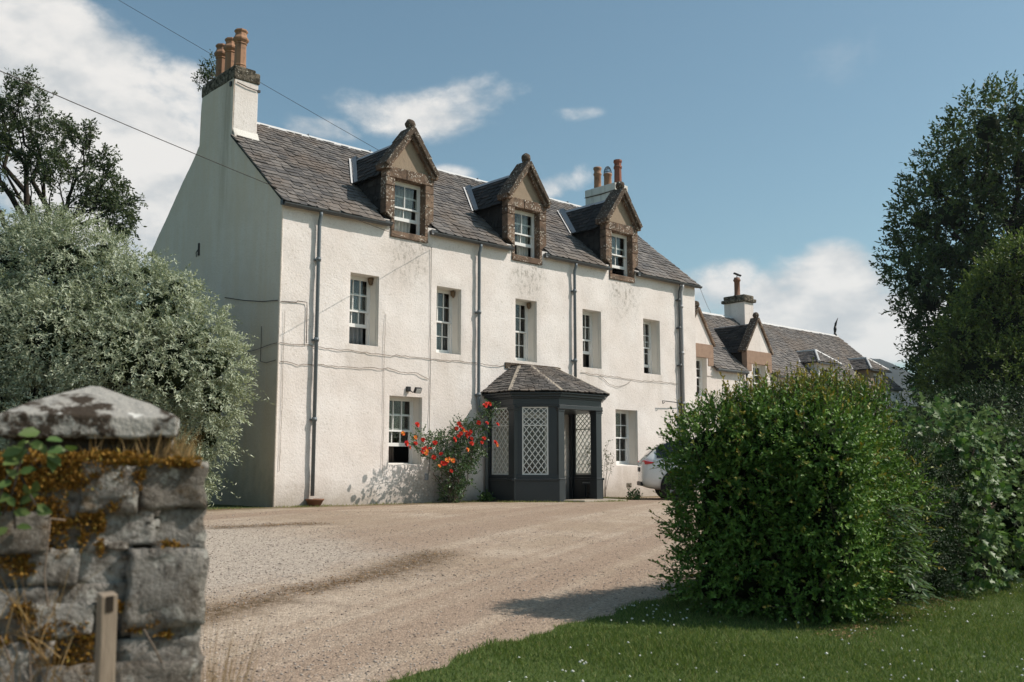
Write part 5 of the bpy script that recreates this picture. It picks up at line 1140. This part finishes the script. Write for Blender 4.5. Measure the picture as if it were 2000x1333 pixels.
for i in range(13):
    a = np.array([9.85+rng.uniform(-.25, .45), -.25+rng.uniform(-.15, .05), .05]); e = a+np.array([rng.normal(.0, .25), rng.uniform(-.1, .05), rng.uniform(.6, 1.75)]); pts = limb_path(a, e, rng, 7, .10); cn.tube(pts, list(np.linspace(.009, .004, 8)), 4, False)
    for p in pts[4:]: tb.append(p)
cn.build('canes', MATS['dead_stem'], r2, True, kind='stuff'); tb = np.array(tb); tb = np.repeat(tb, 2, 0)
P, A, N, T = twigs(tb, unit(rng.normal(0, 1, tb.shape)), rng.uniform(.06, .16, len(tb)), 4, rng, .9, False, .2)
link('foliage', leaf_mesh('foliage', P-wloc(r2), A, N, .055*rng.uniform(.6, 1.2, len(P)), OVA, rng.uniform(0, .7, len(P)), rng.uniform(0, .8, len(P))), MATS['rose_leaf'], r2)
# shrub rooted in the left chimney head
cs2 = thing('chimney_plant', 'leafy seedling growing out of the left chimney head', 'plant', (.3, 4.5, 10.8)); cb = [(*at_depth(px, py, 26.6), r) for px, py, r in [(410, 140, .20), (400, 155, .17), (418, 122, .13), (395, 168, .10), (424, 150, .15)]]
crown('foliage', cs2, 'apple_leaf', cb, 130, .2, 6, .085, OVA, rng, up=.4, rnd=.7, lo=.3, hi=1.2, bury=.3, pairs=False)
st_ = MB(); [st_.tube(limb_path((.3, 4.42, 10.75), b_[:3], rng, 5, .1), list(np.linspace(.014, .005, 6)), 4, False) for b_ in cb]; st_.build('stems', MATS['bark'], cs2, kind='stuff')

# ---------------------------------------------------------------- wires and cables
def wire(name, pts, r, material, label, cat='cable', grp=None, n=5): return tag(MB().tube(pts, r, n).build(name, MATS[material], None, True), label, cat, grp)
def sagline(a, b, sag, n=14): a, b = np.array(a, float), np.array(b, float); return [a+(b-a)*t+np.array([0, 0, -sag*4*t*(1-t)]) for t in np.linspace(0, 1, n)]
A_ = np.array([4.2, -.05, 6.43]); Q_ = CAM+11.3*ray(0, 110); wire('overhead_wire', sagline(A_, A_+(Q_-A_)*1.7, .18), .006, 'cable', 'overhead wire crossing the gable to a bracket on the front wall')
B1 = at_depth(235, 0, 33); B2 = at_depth(735, 291, 33.5); wire('overhead_wire', sagline(B1+(B1-B2)*.5, B2+(B2-B1)*.05, .05), .008, 'cable', 'overhead wire passing behind the left chimney against the sky')
wire('overhead_wire', sagline((15.1, -.15, 6.85), at_y(1388, 611, 4.1), .05), .006, 'cable', 'thin wire dropping from the right eaves corner to the wing ridge')
def wallrun(pts, amp, seed, r=.008, step=.12):
    out = []; r_ = random.Random(seed)
    for (x0, z0), (x1, z1) in zip(pts[:-1], pts[1:]):
        L = math.hypot(x1-x0, z1-z0); k = max(2, int(L/step))
        for i in range(k):
            t = i/k; out.append((x0+(x1-x0)*t+r_.uniform(-1, 1)*amp*.5, -.032-.008*r_.random(), z0+(z1-z0)*t+r_.uniform(-1, 1)*amp))
    out.append((pts[-1][0], -.034, pts[-1][1])); return out
CG = 'dead creeper stems on the front wall'
wire('creeper_stem', wallrun([(.02, 3.65), (.73, 3.66), (1.2, 3.64), (2.9, 3.60), (3.3, 3.62), (4.2, 3.60), (5.7, 3.63), (6.4, 3.58), (7.0, 3.66)], .018, 1), .0065, 'dead_stem', 'upper dead creeper stem running level along the left half of the front', 'creeper')
wire('creeper_stem', wallrun([(.03, 3.26), (.5, 3.20), (1., 3.25), (1.9, 3.22), (2.9, 3.28), (3.5, 3.20), (3.8, 3.24), (4.15, 3.10)], .022, 2), .0065, 'dead_stem', 'lower dead creeper stem sagging between corner and vertical cable', 'creeper')
wire('creeper_stem', wallrun([(9.6, 3.63), (10.5, 3.60), (11.4, 3.58), (12.3, 3.55), (13.2, 3.58), (14.05, 3.56)], .02, 4), .006, 'dead_stem', 'dead creeper stem along the wall right of the porch roof', 'creeper')
wire('creeper_stem', wallrun([(10.4, 3.58), (10.8, 3.36), (11.2, 3.30), (11.6, 3.42), (11.8, 3.54)], .012, 5), .005, 'dead_stem', 'thin stem hanging in a loop under the right-hand wall creeper', 'creeper')
wire('wall_cable', wallrun([(4.19, 6.43), (4.18, 5.0), (4.20, 3.2), (4.18, 1.6), (4.2, .95), (4.15, .62)], .006, 6, step=.2), .006, 'cable', 'vertical cable running down the wall left of the second window')
wire('creeper_stem', wallrun([(2.83, 4.6), (2.80, 3.5), (2.82, 2.), (2.80, .8)], .012, 7), .004, 'dead_stem', 'vertical dead stem right of the first upper window', 'creeper')
wire('creeper_stem', wallrun([(.12, 4.4), (.11, 3.), (.12, 2.), (.10, .85)], .012, 8), .004, 'dead_stem', 'vertical dead stem close to the left front corner', 'creeper')
wire('wall_cable', [(.02, -.03, 4.58), (.4, -.034, 4.60), (.42, -.05, 4.63), (.66, -.05, 4.63), (.67, -.04, 4.5), (.68, -.04, 3.7)], .009, 'cable', 'bent pipe stub and cable on the front beside the left downpipe')
wire('wall_cable', [(-.04, 2.6, 5.0), (-.04, 1.6, 4.80), (-.045, .7, 4.66), (-.04, .02, 4.60)], .009, 'cable', 'cable sloping across the shaded gable to the corner')
wire('creeper_stem', [(-.04, 1.6, 3.55), (-.045, .9, 3.58), (-.04, .3, 3.64), (-.035, .0, 3.65)], .007, 'dead_stem', 'dead stem level on the gable near the corner', 'creeper')
wire('creeper_stem', [(-.04, .72, 4.1), (-.045, .70, 3.7), (-.04, .72, 3.3), (-.04, .45, 3.24), (-.04, .02, 3.27)], .008, 'dead_stem', 'dark hooked stem on the gable above the pear', 'creeper')

# floodlight, nests, gully bowl
fl = thing('floodlight', 'small black floodlight above the ground-floor left window', 'light', (3.62, 0, 2.72))
MB().obox((3.70, -.19, 2.79), (.095, 0, 0), (0, .03, .02), (0, -.035, .06)).build('housing', MATS['black_metal'], fl, bevel=.01)
MB().obox((3.70, -.224, 2.768), (.075, 0, 0), (0, .003, .002), (0, -.026, .045)).build('lens', MATS['lead'], fl)
MB().box(3.48, 3.58, -.07, .0, 2.76, 2.88).tube([(3.55, -.05, 2.8), (3.60, -.12, 2.74), (3.68, -.17, 2.76)], .014, 6).build('bracket', MATS['black_metal'], fl)
for (a, b), w_ in zip(UPW[:3], ('leftmost', 'second', 'middle')):
    m = MB().lathe((b-.075, .25, 5.34), [(.01, -.05), (.035, -.03), (.055, .02), (.06, .08), (.06, .13)], 9).jitter(.03, 18, b); tag(m.build('bird_nest', MATS['nest_mud'], None, True), 'mud martin nest in the top corner of the %s upper window' % w_, 'nest', 'nests in the window corners')
gb = MB().lathe((.92, -.17, .07), [(.10, 0), (.13, .02), (.19, .13), (.21, .14), (.21, .17), (.18, .17), (.12, .06), (.02, .05)], 18).build('gully_bowl', MATS['brown_clay'], None, True); tag(gb, 'brown clay gully bowl under the left downpipe', 'bowl')
# curtains
curtain(3.40, 3.95, 6.75, 7.95, .42, 'curtain_pale', 'pale gathered curtain inside the left dormer window', taper=-.12); curtain(7.55, 7.97, 6.75, 7.95, .42, 'curtain_pale', 'pale curtain inside the middle dormer window', waves=4)
curtain(11.2, 11.9, 7.35, 7.95, .42, 'curtain_blue', 'blue-grey blind inside the right dormer window', amp=.01, waves=3)
for (a, b), mt, w_, k in zip(UPW, ('curtain_grey', 'curtain_grey', 'curtain_dark', 'curtain_dark', 'curtain_dark'), ('leftmost', 'second', 'middle', 'fourth', 'rightmost'), (.25, .45, .4, .5, .5)): curtain(a+(b-a)*k, b-.02, 3.85, 5.4, .62, mt, '%s curtain inside the %s upper-floor window' % ({'curtain_grey': 'grey', 'curtain_dark': 'dark'}[mt], w_))
curtain(3.35, 3.62, 1.05, 2.6, .66, 'curtain_dark', 'brown curtain inside the ground-floor left window', waves=3); curtain(11.3, 12.05, 1.05, 2.6, .62, 'curtain_dark', 'dark curtain inside the ground-floor right window')
# ---------------------------------------------------------------- stone gate pier (left foreground)
rng = np.random.default_rng(3); ph = R(69.5); pn = np.array([-math.cos(ph), -math.sin(ph), 0.]); prt = np.array([math.sin(ph), -math.cos(ph), 0.]); pup = np.array([0, 0, 1.])
PF = at_depth(395, 950, 3.0)
def on_pier(px, py, back=0.):
    d = ray(px, py); o = PF-pn*back; t = np.dot(o-CAM, pn)/np.dot(d, pn); q = CAM+t*d; return np.array([np.dot(q-PF, prt), q[2]])
cR = on_pier(395, 950)[0]; cM = on_pier(180, 900)[0]; cL = 2*cM-cR; gz = ground_z(-9.4, -16.1)
pier = thing('gate_pier', 'mossy rubble stone gate pier with pyramid cap in the left foreground', 'pier', PF+prt*cM-pn*.33+np.array([0, 0, gz-PF[2]]))
def PW(a, z, back=0.): return PF+prt*a-pn*back+np.array([0, 0, z-PF[2]])
def stone_mb(c, ax, ay, az, seed, rnd_=.20, amp=.10, n=8):
    m = MB(); c, ax, ay, az = [np.array(v, float) for v in (c, ax, ay, az)]; off = Vector((seed*3.7, seed*1.3, seed*2.1)); sz = min(np.linalg.norm(ax), np.linalg.norm(az))
    for f in range(6):
        o = len(m.v)
        for i in range(n+1):
            for j in range(n+1):
                a, b = i/n*2-1, j/n*2-1; p = [(a, b, 1), (a, b, -1), (1, a, b), (-1, a, b), (a, 1, b), (a, -1, b)][f]; v = np.array(p, float); sph = v/np.linalg.norm(v)*1.25; v = v*(1-rnd_)+sph*rnd_
                w = c+ax*v[0]+ay*v[1]+az*v[2]; w = w+np.array(mnoise.noise_vector(Vector(v*.9)+off))*sz*amp*1.6+np.array(mnoise.noise_vector(Vector(v*2.6)+off))*sz*amp*1.0+np.array(mnoise.noise_vector(Vector(v*6.5)+off))*sz*amp*.6; m.v.append(tuple(w))
        for i in range(n):
            for j in range(n):
                q = o+i*(n+1)+j; m.f.append((q, q+1, q+n+2, q+n+1))
    return m
def weld(o):
    b = bmesh.new(); b.from_mesh(o.data); bmesh.ops.remove_doubles(b, verts=b.verts, dist=1e-5); bmesh.ops.recalc_face_normals(b, faces=b.faces); b.to_mesh(o.data); b.free(); o.data.polygons.foreach_set('use_smooth', [True]*len(o.data.polygons)); return o
RECT = [(272, 903, 397, 992), (162, 908, 270, 998), (90, 940, 160, 1014), (-40, 905, 88, 1000), (300, 996, 396, 1076), (186, 1000, 298, 1062), (95, 1018, 184, 1068), (-45, 1004, 93, 1074), (255, 1079, 393, 1216), (152, 1066, 252, 1140), (62, 1072, 150, 1140), (-50, 1078, 60, 1150), (112, 1143, 252, 1180), (-50, 1153, 110, 1200), (258, 1220, 390, 1247), (182, 1184, 254, 1240), (62, 1184, 180, 1236), (-50, 1203, 60, 1260), (228, 1250, 388, 1292), (102, 1240, 226, 1300), (-50, 1263, 100, 1330), (216, 1295, 388, 1400), (82, 1304, 214, 1420), (-50, 1334, 80, 1440), (200, 1404, 388, 1500), (70, 1424, 198, 1520), (-50, 1444, 68, 1540), (180, 1505, 388, 1610), (-50, 1545, 178, 1640), (210, 1614, 388, 1790), (60, 1644, 208, 1790), (-50, 1644, 58, 1790)]
for i, (x0, y0, x1, y1) in enumerate(RECT):
    a0, z1 = on_pier(x0-2, y0-2); a1, z0 = on_pier(x1+2, y1+2); dep = .14+rng.uniform(-.02, .02); pr_ = rng.uniform(-.015, .03)+(.02 if (x1-x0)*(y1-y0) > 9000 else 0)
    weld(stone_mb(PW((a0+a1)/2, (z0+z1)/2, dep-pr_), prt*(a1-a0)/2, -pn*dep, pup*(z1-z0)/2, i+1, .02, .11).build('stone', MATS['rubble'], pier))
for i in range(46):                                              # packing stones in the joints
    q_ = RECT[i % 24]; px_, py_ = (rng.uniform(q_[0], q_[2]), q_[1]) if i % 2 else (q_[0], rng.uniform(q_[1], q_[3])); a_, z_ = on_pier(px_, py_)
    if cL+.02 < a_ < cR-.03: weld(stone_mb(PW(a_, z_, .03), prt*rng.uniform(.012, .035), -pn*.04, pup*rng.uniform(.008, .018), 200+i, .1, .25, 4).build('stone', MATS['rubble'], pier))
for s, aa in ((1, cR-.12), (-1, cL+.12)):                       # returns of the pier
    for i, (b0, b1, z0, z1) in enumerate([(.30, .66, .62, .90), (.30, .52, .30, .60), (.54, .66, .32, .60), (.30, .66, .0, .28), (.30, .48, -.3, -.02), (.5, .66, -.3, -.02), (.30, .66, -.5, -.32)]):
        weld(stone_mb(PW(aa, (z0+z1)/2, (b0+b1)/2), prt*.12, -pn*(b1-b0)/2, pup*(z1-z0)/2, 60+i+s*9, .16, .1).build('stone', MATS['rubble'], pier))
ztop = on_pier(300, 905)[1]
MB().add(*(lambda m: (m.v, m.f))(MB().obox(PW(cM, (ztop+gz)/2-.02, .35), prt*((cR-cL)/2-.02), -pn*.325, pup*((ztop-gz)/2+.02)))).build('mortar_core', MATS['mortar'], pier)
for i, (a0, a1, b0, b1) in enumerate([(cL+.08, cM-.02, .12, .6), (cM, cR-.08, .14, .6)]): weld(stone_mb(PW((a0+a1)/2, ztop+.03, (b0+b1)/2), prt*(a1-a0)/2, -pn*(b1-b0)/2, pup*.045, 90+i, .1, .08).build('stone', MATS['rubble'], pier))
# cap: weathered pyramid
zc0, zc1, zc2 = at_depth(343, 858, 3.1)[2], at_depth(343, 818, 3.12)[2], at_depth(180, 757, 3.3)[2]; hw = .255; cb_ = .30
def capv(a, b, z): return PW(cM-.012+a, z, cb_+b)
n = 8; V = []; 
rings = [(hw*.97, zc0), (hw, zc0+.01), (hw*1.0, zc1), (hw*.66, zc1+(zc2-zc1)*.38), (hw*.33, zc1+(zc2-zc1)*.72), (hw*.06, zc2)]
for w_, z in rings:
    for e in range(4):
        for k in range(n):
            t = k/n*2-1; a, b = [(t, -1), (1, t), (-t, 1), (-1, -t)][e]; V.append(capv(a*w_, b*w_, z))
nn = 4*n; F = [(i*nn+k, i*nn+(k+1) % nn, (i+1)*nn+(k+1) % nn, (i+1)*nn+k) for i in range(len(rings)-1) for k in range(nn)]+[tuple(range(nn-1, -1, -1)), tuple((len(rings)-1)*nn+k for k in range(nn))]
MB().add(V, F).jitter(.010, 7, 2).jitter(.004, 25, 4).build('capstone', MATS['capstone'], pier, False, bevel=.008)
MB().add(*(lambda m: (m.v, m.f))(MB().obox(PW(cM, (ztop+zc0)/2+.02, cb_+.02), prt*.22, -pn*.20, pup*((zc0-ztop)/2+.02)))).jitter(.01, 8).build('neck', MATS['mortar'], pier)
# moss cushions on ledges and joints
mp = []
for (x0, y0, x1, y1), cnt in {(-40, 885, 290, 905): 2600, (0, 905, 270, 960): 3600, (180, 905, 280, 940): 900, (250, 1215, 330, 1240): 250, (100, 1005, 200, 1040): 500, (0, 960, 130, 1085): 2200, (160, 1000, 200, 1090): 500, (70, 1215, 178, 1330): 2000, (0, 1180, 70, 1260): 700, (230, 895, 392, 912): 900, (200, 960, 270, 1000): 400, (0, 1085, 80, 1150): 500, (300, 1060, 395, 1085): 250, (180, 1170, 260, 1190): 250}.items():
    cl_ = rng.uniform(0, 1, (max(3, cnt//90), 2)); k = rng.integers(0, len(cl_), cnt); pp = cl_[k]+rng.normal(0, .10, (cnt, 2)); mp.append(np.stack([x0+np.clip(pp[:, 0], 0, 1)*(x1-x0), y0+np.clip(pp[:, 1], 0, 1)*(y1-y0)], -1))
mp = np.concatenate(mp); MP = np.array([PW(*on_pier(x, y), back=-.012-rng.uniform(0, .014)+(.1*rng.random() if y < 903 else 0)) for x, y in mp]); D_ = unit(pn*1.0+pup*.5+rng.normal(0, .6, MP.shape))
link('moss', leaf_mesh('moss', MP-wloc(pier), D_, unit(rng.normal(0, 1, MP.shape)), rng.uniform(.008, .022, len(MP)), DIA, rng.uniform(0, 1, len(MP)), (rng.random(len(MP)) > .85)*.7), MATS['moss'], pier, kind='stuff')
def blades(name, P, D, L, w, rng, material, bend=.3, parent=None, label=None, cat=None, kind=None, young=None):
    n = len(P); D = unit(D); sd_ = unit(np.cross(D, rng.normal(0, 1, (n, 3)))); bd = unit(rng.normal(0, 1, (n, 3))*(1, 1, .2))*bend; L = np.asarray(L)[:, None]
    mid = P+D*L*.55+bd*L*.18; tip = P+D*L+bd*L*.75; w = np.broadcast_to(w, (n,))[:, None]
    V = np.stack([P-sd_*w, P+sd_*w, mid+sd_*w*.75, mid-sd_*w*.75, tip], 1); F = np.array([(0, 1, 2), (0, 2, 3), (3, 2, 4)])[None]+(np.arange(n)*5)[:, None, None]
    t = np.repeat(rng.uniform(0, 1, n), 5); y = np.repeat(np.zeros(n) if young is None else young, 5); off = wloc(parent)
    o = link(name, fast_mesh(name, V.reshape(-1, 3)-off, F.reshape(-1, 3), {'tint': t, 'young': y}), MATS[material], parent, kind=kind)
    if label: tag(o, label, cat)
    return o
pos_ = []
for i in range(330):
    px = rng.uniform(170, 372) if i % 3 else rng.uniform(300, 392); a, z = on_pier(px, 896, .1); pos_.append(PW(a, ztop+rng.uniform(-.01, .03), rng.uniform(.02, .2)))
pos_ = np.array(pos_); blades('dry_grass', pos_, np.array([0, 0, 1.])+rng.normal(0, .22, pos_.shape), rng.uniform(.03, .12, len(pos_)), .0011, rng, 'dry_grass', .35, None, 'dry tan grass sprouting from the top of the gate pier', 'grass', 'stuff')
pos_ = np.array([PW(cR+rng.uniform(-.01, .05), gz, rng.uniform(-.05, .35)) for i in range(260)]); blades('dry_grass', pos_, np.array([0, 0, 1.])+prt*.10+rng.normal(0, .08, pos_.shape), rng.uniform(.5, 1.05, len(pos_)), .0018, rng, 'dry_grass', .12, None, 'tall dry grass standing against the right side of the gate pier', 'grass', 'stuff')
pos_ = np.array([PW(*on_pier(rng.uniform(-20, 130), rng.uniform(1180, 1500)), back=-.05) for i in range(90)]); blades('dry_grass', pos_, pup+pn*.5+rng.normal(0, .45, pos_.shape), rng.uniform(.08, .30, len(pos_)), .0015, rng, 'dry_grass', .6, None, 'wispy dry stalks in front of the lower left of the pier', 'grass', 'stuff')
# bramble spray over the left of the pier
bs_ = thing('bramble_spray', 'green bramble spray hanging over the left of the gate pier', 'plant', PW(*on_pier(30, 1000), back=-.05)); m = MB(); LP = []; LA = []
for pts in ([(10, 1005), (30, 960), (45, 905), (60, 870), (90, 850), (115, 865)], [(45, 905), (20, 930), (5, 975)], [(45, 930), (60, 960), (75, 985)], [(30, 990), (35, 1030)], [(70, 868), (110, 885), (135, 882)]):
    q = [PW(*on_pier(*p), back=-.06-.02*k) for k, p in enumerate(pts)]; m.tube(q, .003, 5)
    for k in range(len(q)):
        for r_ in range(2): LP.append(q[k]+rng.normal(0, .01, 3)); LA.append(prt*rng.normal(.2, .8)+pup*rng.normal(-.1, .5)+pn*rng.uniform(.0, .5))
m.build('stems', MATS['bark'], bs_, True); LP = np.array(LP); link('foliage', leaf_mesh('foliage', LP-wloc(bs_), np.array(LA), unit(pn+pup*.6+rng.normal(0, .3, LP.shape)), rng.uniform(.035, .062, len(LP)), OVA, rng.uniform(0, 1, len(LP)), rng.uniform(0, .3, len(LP)), 1.3), MATS['weed_leaf'], bs_)
wk = MB()
for pts in ([(100, 1010), (95, 1060), (88, 1120), (95, 1180), (110, 1185)], [(45, 1215), (60, 1260), (62, 1330), (58, 1400)], [(5, 1240), (25, 1290), (35, 1400)], [(280, 1225), (300, 1260), (315, 1290)], [(20, 1020), (60, 1008), (130, 1015)]):
    wk.__init__(); wk.tube([PW(*on_pier(*p), back=-.045) for p in pts], .0028, 5); wk.build('dead_stalk', MATS['dead_stem'], pier, True)
# wooden stake
wp_ = thing('wooden_stake', 'weathered square wooden stake in front of the gate pier', 'post', at_depth(205, 1333, 2.55)*(1, 1, 0)+(0, 0, gz)); t0 = at_depth(210, 1160, 2.55); b0 = at_depth(204, 1345, 2.55); dz = (t0-b0)/np.linalg.norm(t0-b0); bb = t0-dz*((t0[2]-gz+.1)/dz[2]); sx = unit(np.cross(dz, np.array([math.cos(ph+.30), math.sin(ph+.30), 0]))); sy = np.cross(sx, dz)
MB().obox((t0+bb)/2, sx*.021, sy*.021, dz*np.linalg.norm(t0-bb)/2).jitter(.002, 6).build('shaft', MATS['weathered_wood'], wp_, bevel=.004)
MB().obox(t0-dz*.022-sy*np.sign(np.dot(sy, t0-CAM))*.0205, sx*.009, sy*.003, dz*.02).build('saw_notch', MATS['bark_dark'], wp_)

# ---------------------------------------------------------------- grass, clover, pebbles, litter
rng = np.random.default_rng(8)
def lawn_pts(n, x0, x1, y0):
    x = rng.uniform(x0, x1, n); ye = lawn_edge_y(x)+.05*np.sin(x*5.1)+.03*np.sin(x*13)+rng.normal(0, .025, n); y = y0+(ye-y0)*rng.random(n); return x, y
x, y = lawn_pts(420000, -8.9, 7., -18.2); d_ = np.hypot(x-CAM[0], y-CAM[1]); keep = rng.random(len(x)) < np.clip(1.15-(d_-6)/16, .12, 1); 
rel = np.arctan2(y-CAM[1], x-CAM[0])-HEAD; keep &= (rel < .55) & (rel > -.72) & (d_ > 4.2); keep &= rng.random(len(x)) < .52+.48*np.clip(np.sin(x*2.3+np.sin(y*1.7))+.6, 0, 1)
x, y = x[keep], y[keep]; P_ = np.stack([x, y, ground_za(y)+.008], -1); nb = len(P_); D_ = np.array([0, 0, 1.])+rng.normal(0, .38, (nb, 3))*(1, 1, .2)
hb_ = .040*(.7+.6*rng.random(nb))*(1+.35*np.sin(x*1.9+1)*np.sin(y*2.7)); blades('grass', P_, D_, hb_, .0028, rng, 'grass_blade', .5, None, 'short mown lawn grass flecked with clover', 'grass', 'stuff', young=(rng.random(nb) > .9)*.8)
x, y = lawn_pts(3900, -8.2, 6., -17.5); cl = .5+.5*np.sin(x*1.7+2)*np.sin(y*2.3+1); keep = rng.random(len(x)) < np.clip(cl*cl*(.25+.75*np.clip((x+5.5)/4, 0, 1)), .05, 1)*.9; x, y = x[keep], y[keep]
OCTV = np.array([(1, 0, 0), (0, 1, 0), (-1, 0, 0), (0, -1, 0), (.7, .7, 0), (-.7, .7, 0), (0, 0, 1), (0, 0, -.8)]); OCTF = np.array([(0, 4, 6), (4, 1, 6), (1, 5, 6), (5, 2, 6), (2, 3, 6), (3, 0, 6), (4, 0, 7), (1, 4, 7), (5, 1, 7), (2, 5, 7), (3, 2, 7), (0, 3, 7)])
def lumps(name, P, S, material, label=None, cat=None, flat=1., kind='stuff'):
    n = len(P); a = rng.uniform(0, 6.28, n); c, s = np.cos(a), np.sin(a); sc = S[:, None]*rng.uniform(.7, 1.3, (n, 3))*(1, 1, flat); v = OCTV[None]*sc[:, None, :]
    V = np.stack([v[..., 0]*c[:, None]-v[..., 1]*s[:, None], v[..., 0]*s[:, None]+v[..., 1]*c[:, None], v[..., 2]], -1)+P[:, None, :]; F = OCTF[None]+(np.arange(n)*8)[:, None, None]
    o = link(name, fast_mesh(name, V.reshape(-1, 3), F.reshape(-1, 3), {'tint': np.repeat(rng.uniform(0, 1, n), 8), 'young': np.zeros(n*8)}), MATS[material], None, kind=kind)
    if label: tag(o, label, cat)
    return o
lumps('clover_flowers', np.stack([x, y, ground_za(y)+.045+rng.uniform(-.01, .02, len(x))], -1), rng.uniform(.007, .012, len(x)), 'clover_white', 'white clover heads scattered over the lawn', 'clover', .85)
mat('pebble', lambda g: prin(g, g.mix(g.attr('tint'), (.20, .155, .125), (.52, .45, .39)), .9, .15))
n = 110000; x = rng.uniform(-9.2, 6, n); y = -17+17*rng.random(n); d_ = np.hypot(x-CAM[0], y-CAM[1]); rel = np.arctan2(y-CAM[1], x-CAM[0])-HEAD
side = (x+5.8)*-.431+(y+10.95)*.902                               # loose gravel beyond the debris line
wgt = np.clip(1.25-d_/15, .06, 1)*np.where((side > 0) & (x < -2.5), 1., .42+.3*np.sin(x*.9+y*1.3)); keep = (rng.random(n) < wgt) & (np.abs(rel) < .6) & (y < lawn_edge_y(x)*0-.4) & (y > lawn_edge_y(x)+.02)
x, y = x[keep], y[keep]; lumps('gravel', np.stack([x, y, ground_za(y)+.008], -1), rng.uniform(.004, .013, len(x))*(1+.4*(rng.random(len(x)) > .95)), 'pebble', 'loose pale pinkish gravel lying on the drive', 'gravel', .6)
# weeds and grass along the foot of the wall
n = 4200; x = rng.uniform(-3, 10.5, n); y = -rng.beta(1.2, 3, n)*.75-.02; keep = (rng.random(n) < .15+.85*np.clip(np.sin(x*2.1)*np.sin(x*.83+1)+.25, 0, 1)) & ~((x > 5.9) & (x < 9.3) & (y > -1.9)); x, y = x[keep], y[keep]
n2 = 1600; xp = rng.uniform(5.6, 9.4, n2); yp = np.interp(xp, [5.6, 6.1, 6.9, 8.46, 9.3], [-.9, -1.15, -1.98, -2.4, -1.2])-rng.beta(1, 3, n2)*.5; x = np.concatenate([x, xp]); y = np.concatenate([y, yp]); n3 = 900; x = np.concatenate([x, rng.uniform(9.2, 10.6, n3)]); y = np.concatenate([y, rng.uniform(-1.6, -.1, n3)])
P_ = np.stack([x, y, ground_za(y)], -1); blades('verge_grass', P_, np.array([0, 0, 1.])+rng.normal(0, .45, P_.shape), rng.uniform(.02, .075, len(P_)), .005, rng, 'grass_blade', .8, None, 'patchy yellow-green grass along the foot of the farmhouse wall', 'grass', 'stuff', young=rng.uniform(.2, 1, len(P_)))
for nm, c, r_, lb in (('wall_weed', (5.65, -.45, .12), .16, 'low leafy weed between the rose and the porch'), ('wall_weed', (9.62, -1.9, .16), .20, 'clump of green weeds beside the car wheel')):
    t = thing(nm, lb, 'weed', (c[0], c[1], .07)); crown('foliage', t, 'weed_leaf', [(*c, r_), (c[0]+.2, c[1]+.1, c[2]-.02, r_*.8)], 70, .12, 5, .075, OVA, rng, up=.6, rnd=.6, lo=.3, pairs=False, width=1.3)
# brown leaf litter under the hedge and along the debris lines
pts = []
for a, b, w_ in DEBRIS:
    k = 520; t = rng.random(k); q = np.array(a)[None]*(1-t[:, None])+np.array(b)[None]*t[:, None]+rng.normal(0, w_*.33, (k, 2)); pts.append(q)
k = 1500; t = rng.random(k); q = np.stack([-3.3+t*3.2, np.interp(t, [0, .4, 1], [-15.12, -15.0, -14.72])+rng.normal(.08, .11, k)], -1); pts.append(q)
q = np.concatenate(pts); P_ = np.stack([q[:, 0], q[:, 1], ground_za(q[:, 1])+.016+rng.uniform(0, .012, len(q))], -1)
o = link('leaf_litter', leaf_mesh('leaf_litter', P_, unit(rng.normal(0, 1, P_.shape)*(1, 1, .15)), unit(np.array([0, 0, 1.])+rng.normal(0, .4, P_.shape)), rng.uniform(.010, .034, len(P_)), DIA, rng.uniform(0, 1, len(P_)), rng.uniform(0, 1, len(P_))), MATS['litter'], None, kind='stuff'); tag(o, 'brown fallen leaves and twigs in drifts on drive and hedge foot', 'leaf litter')
# ---------------------------------------------------------------- thin summer haze
hz = MB().box(-2600, 2600, -2600, 2600, -3., 240.)
def haze_mat():
    m = bpy.data.materials.new('haze'); m.use_nodes = True; nt = m.node_tree; nt.nodes.clear(); out = nt.nodes.new('ShaderNodeOutputMaterial'); v = nt.nodes.new('ShaderNodeVolumePrincipled')
    v.inputs['Color'].default_value = (.80, .88, 1.0, 1); v.inputs['Density'].default_value = .00016; v.inputs['Anisotropy'].default_value = .2; nt.links.new(v.outputs[0], out.inputs['Volume']); return m
hz.build('haze', haze_mat(), None, kind='stuff')
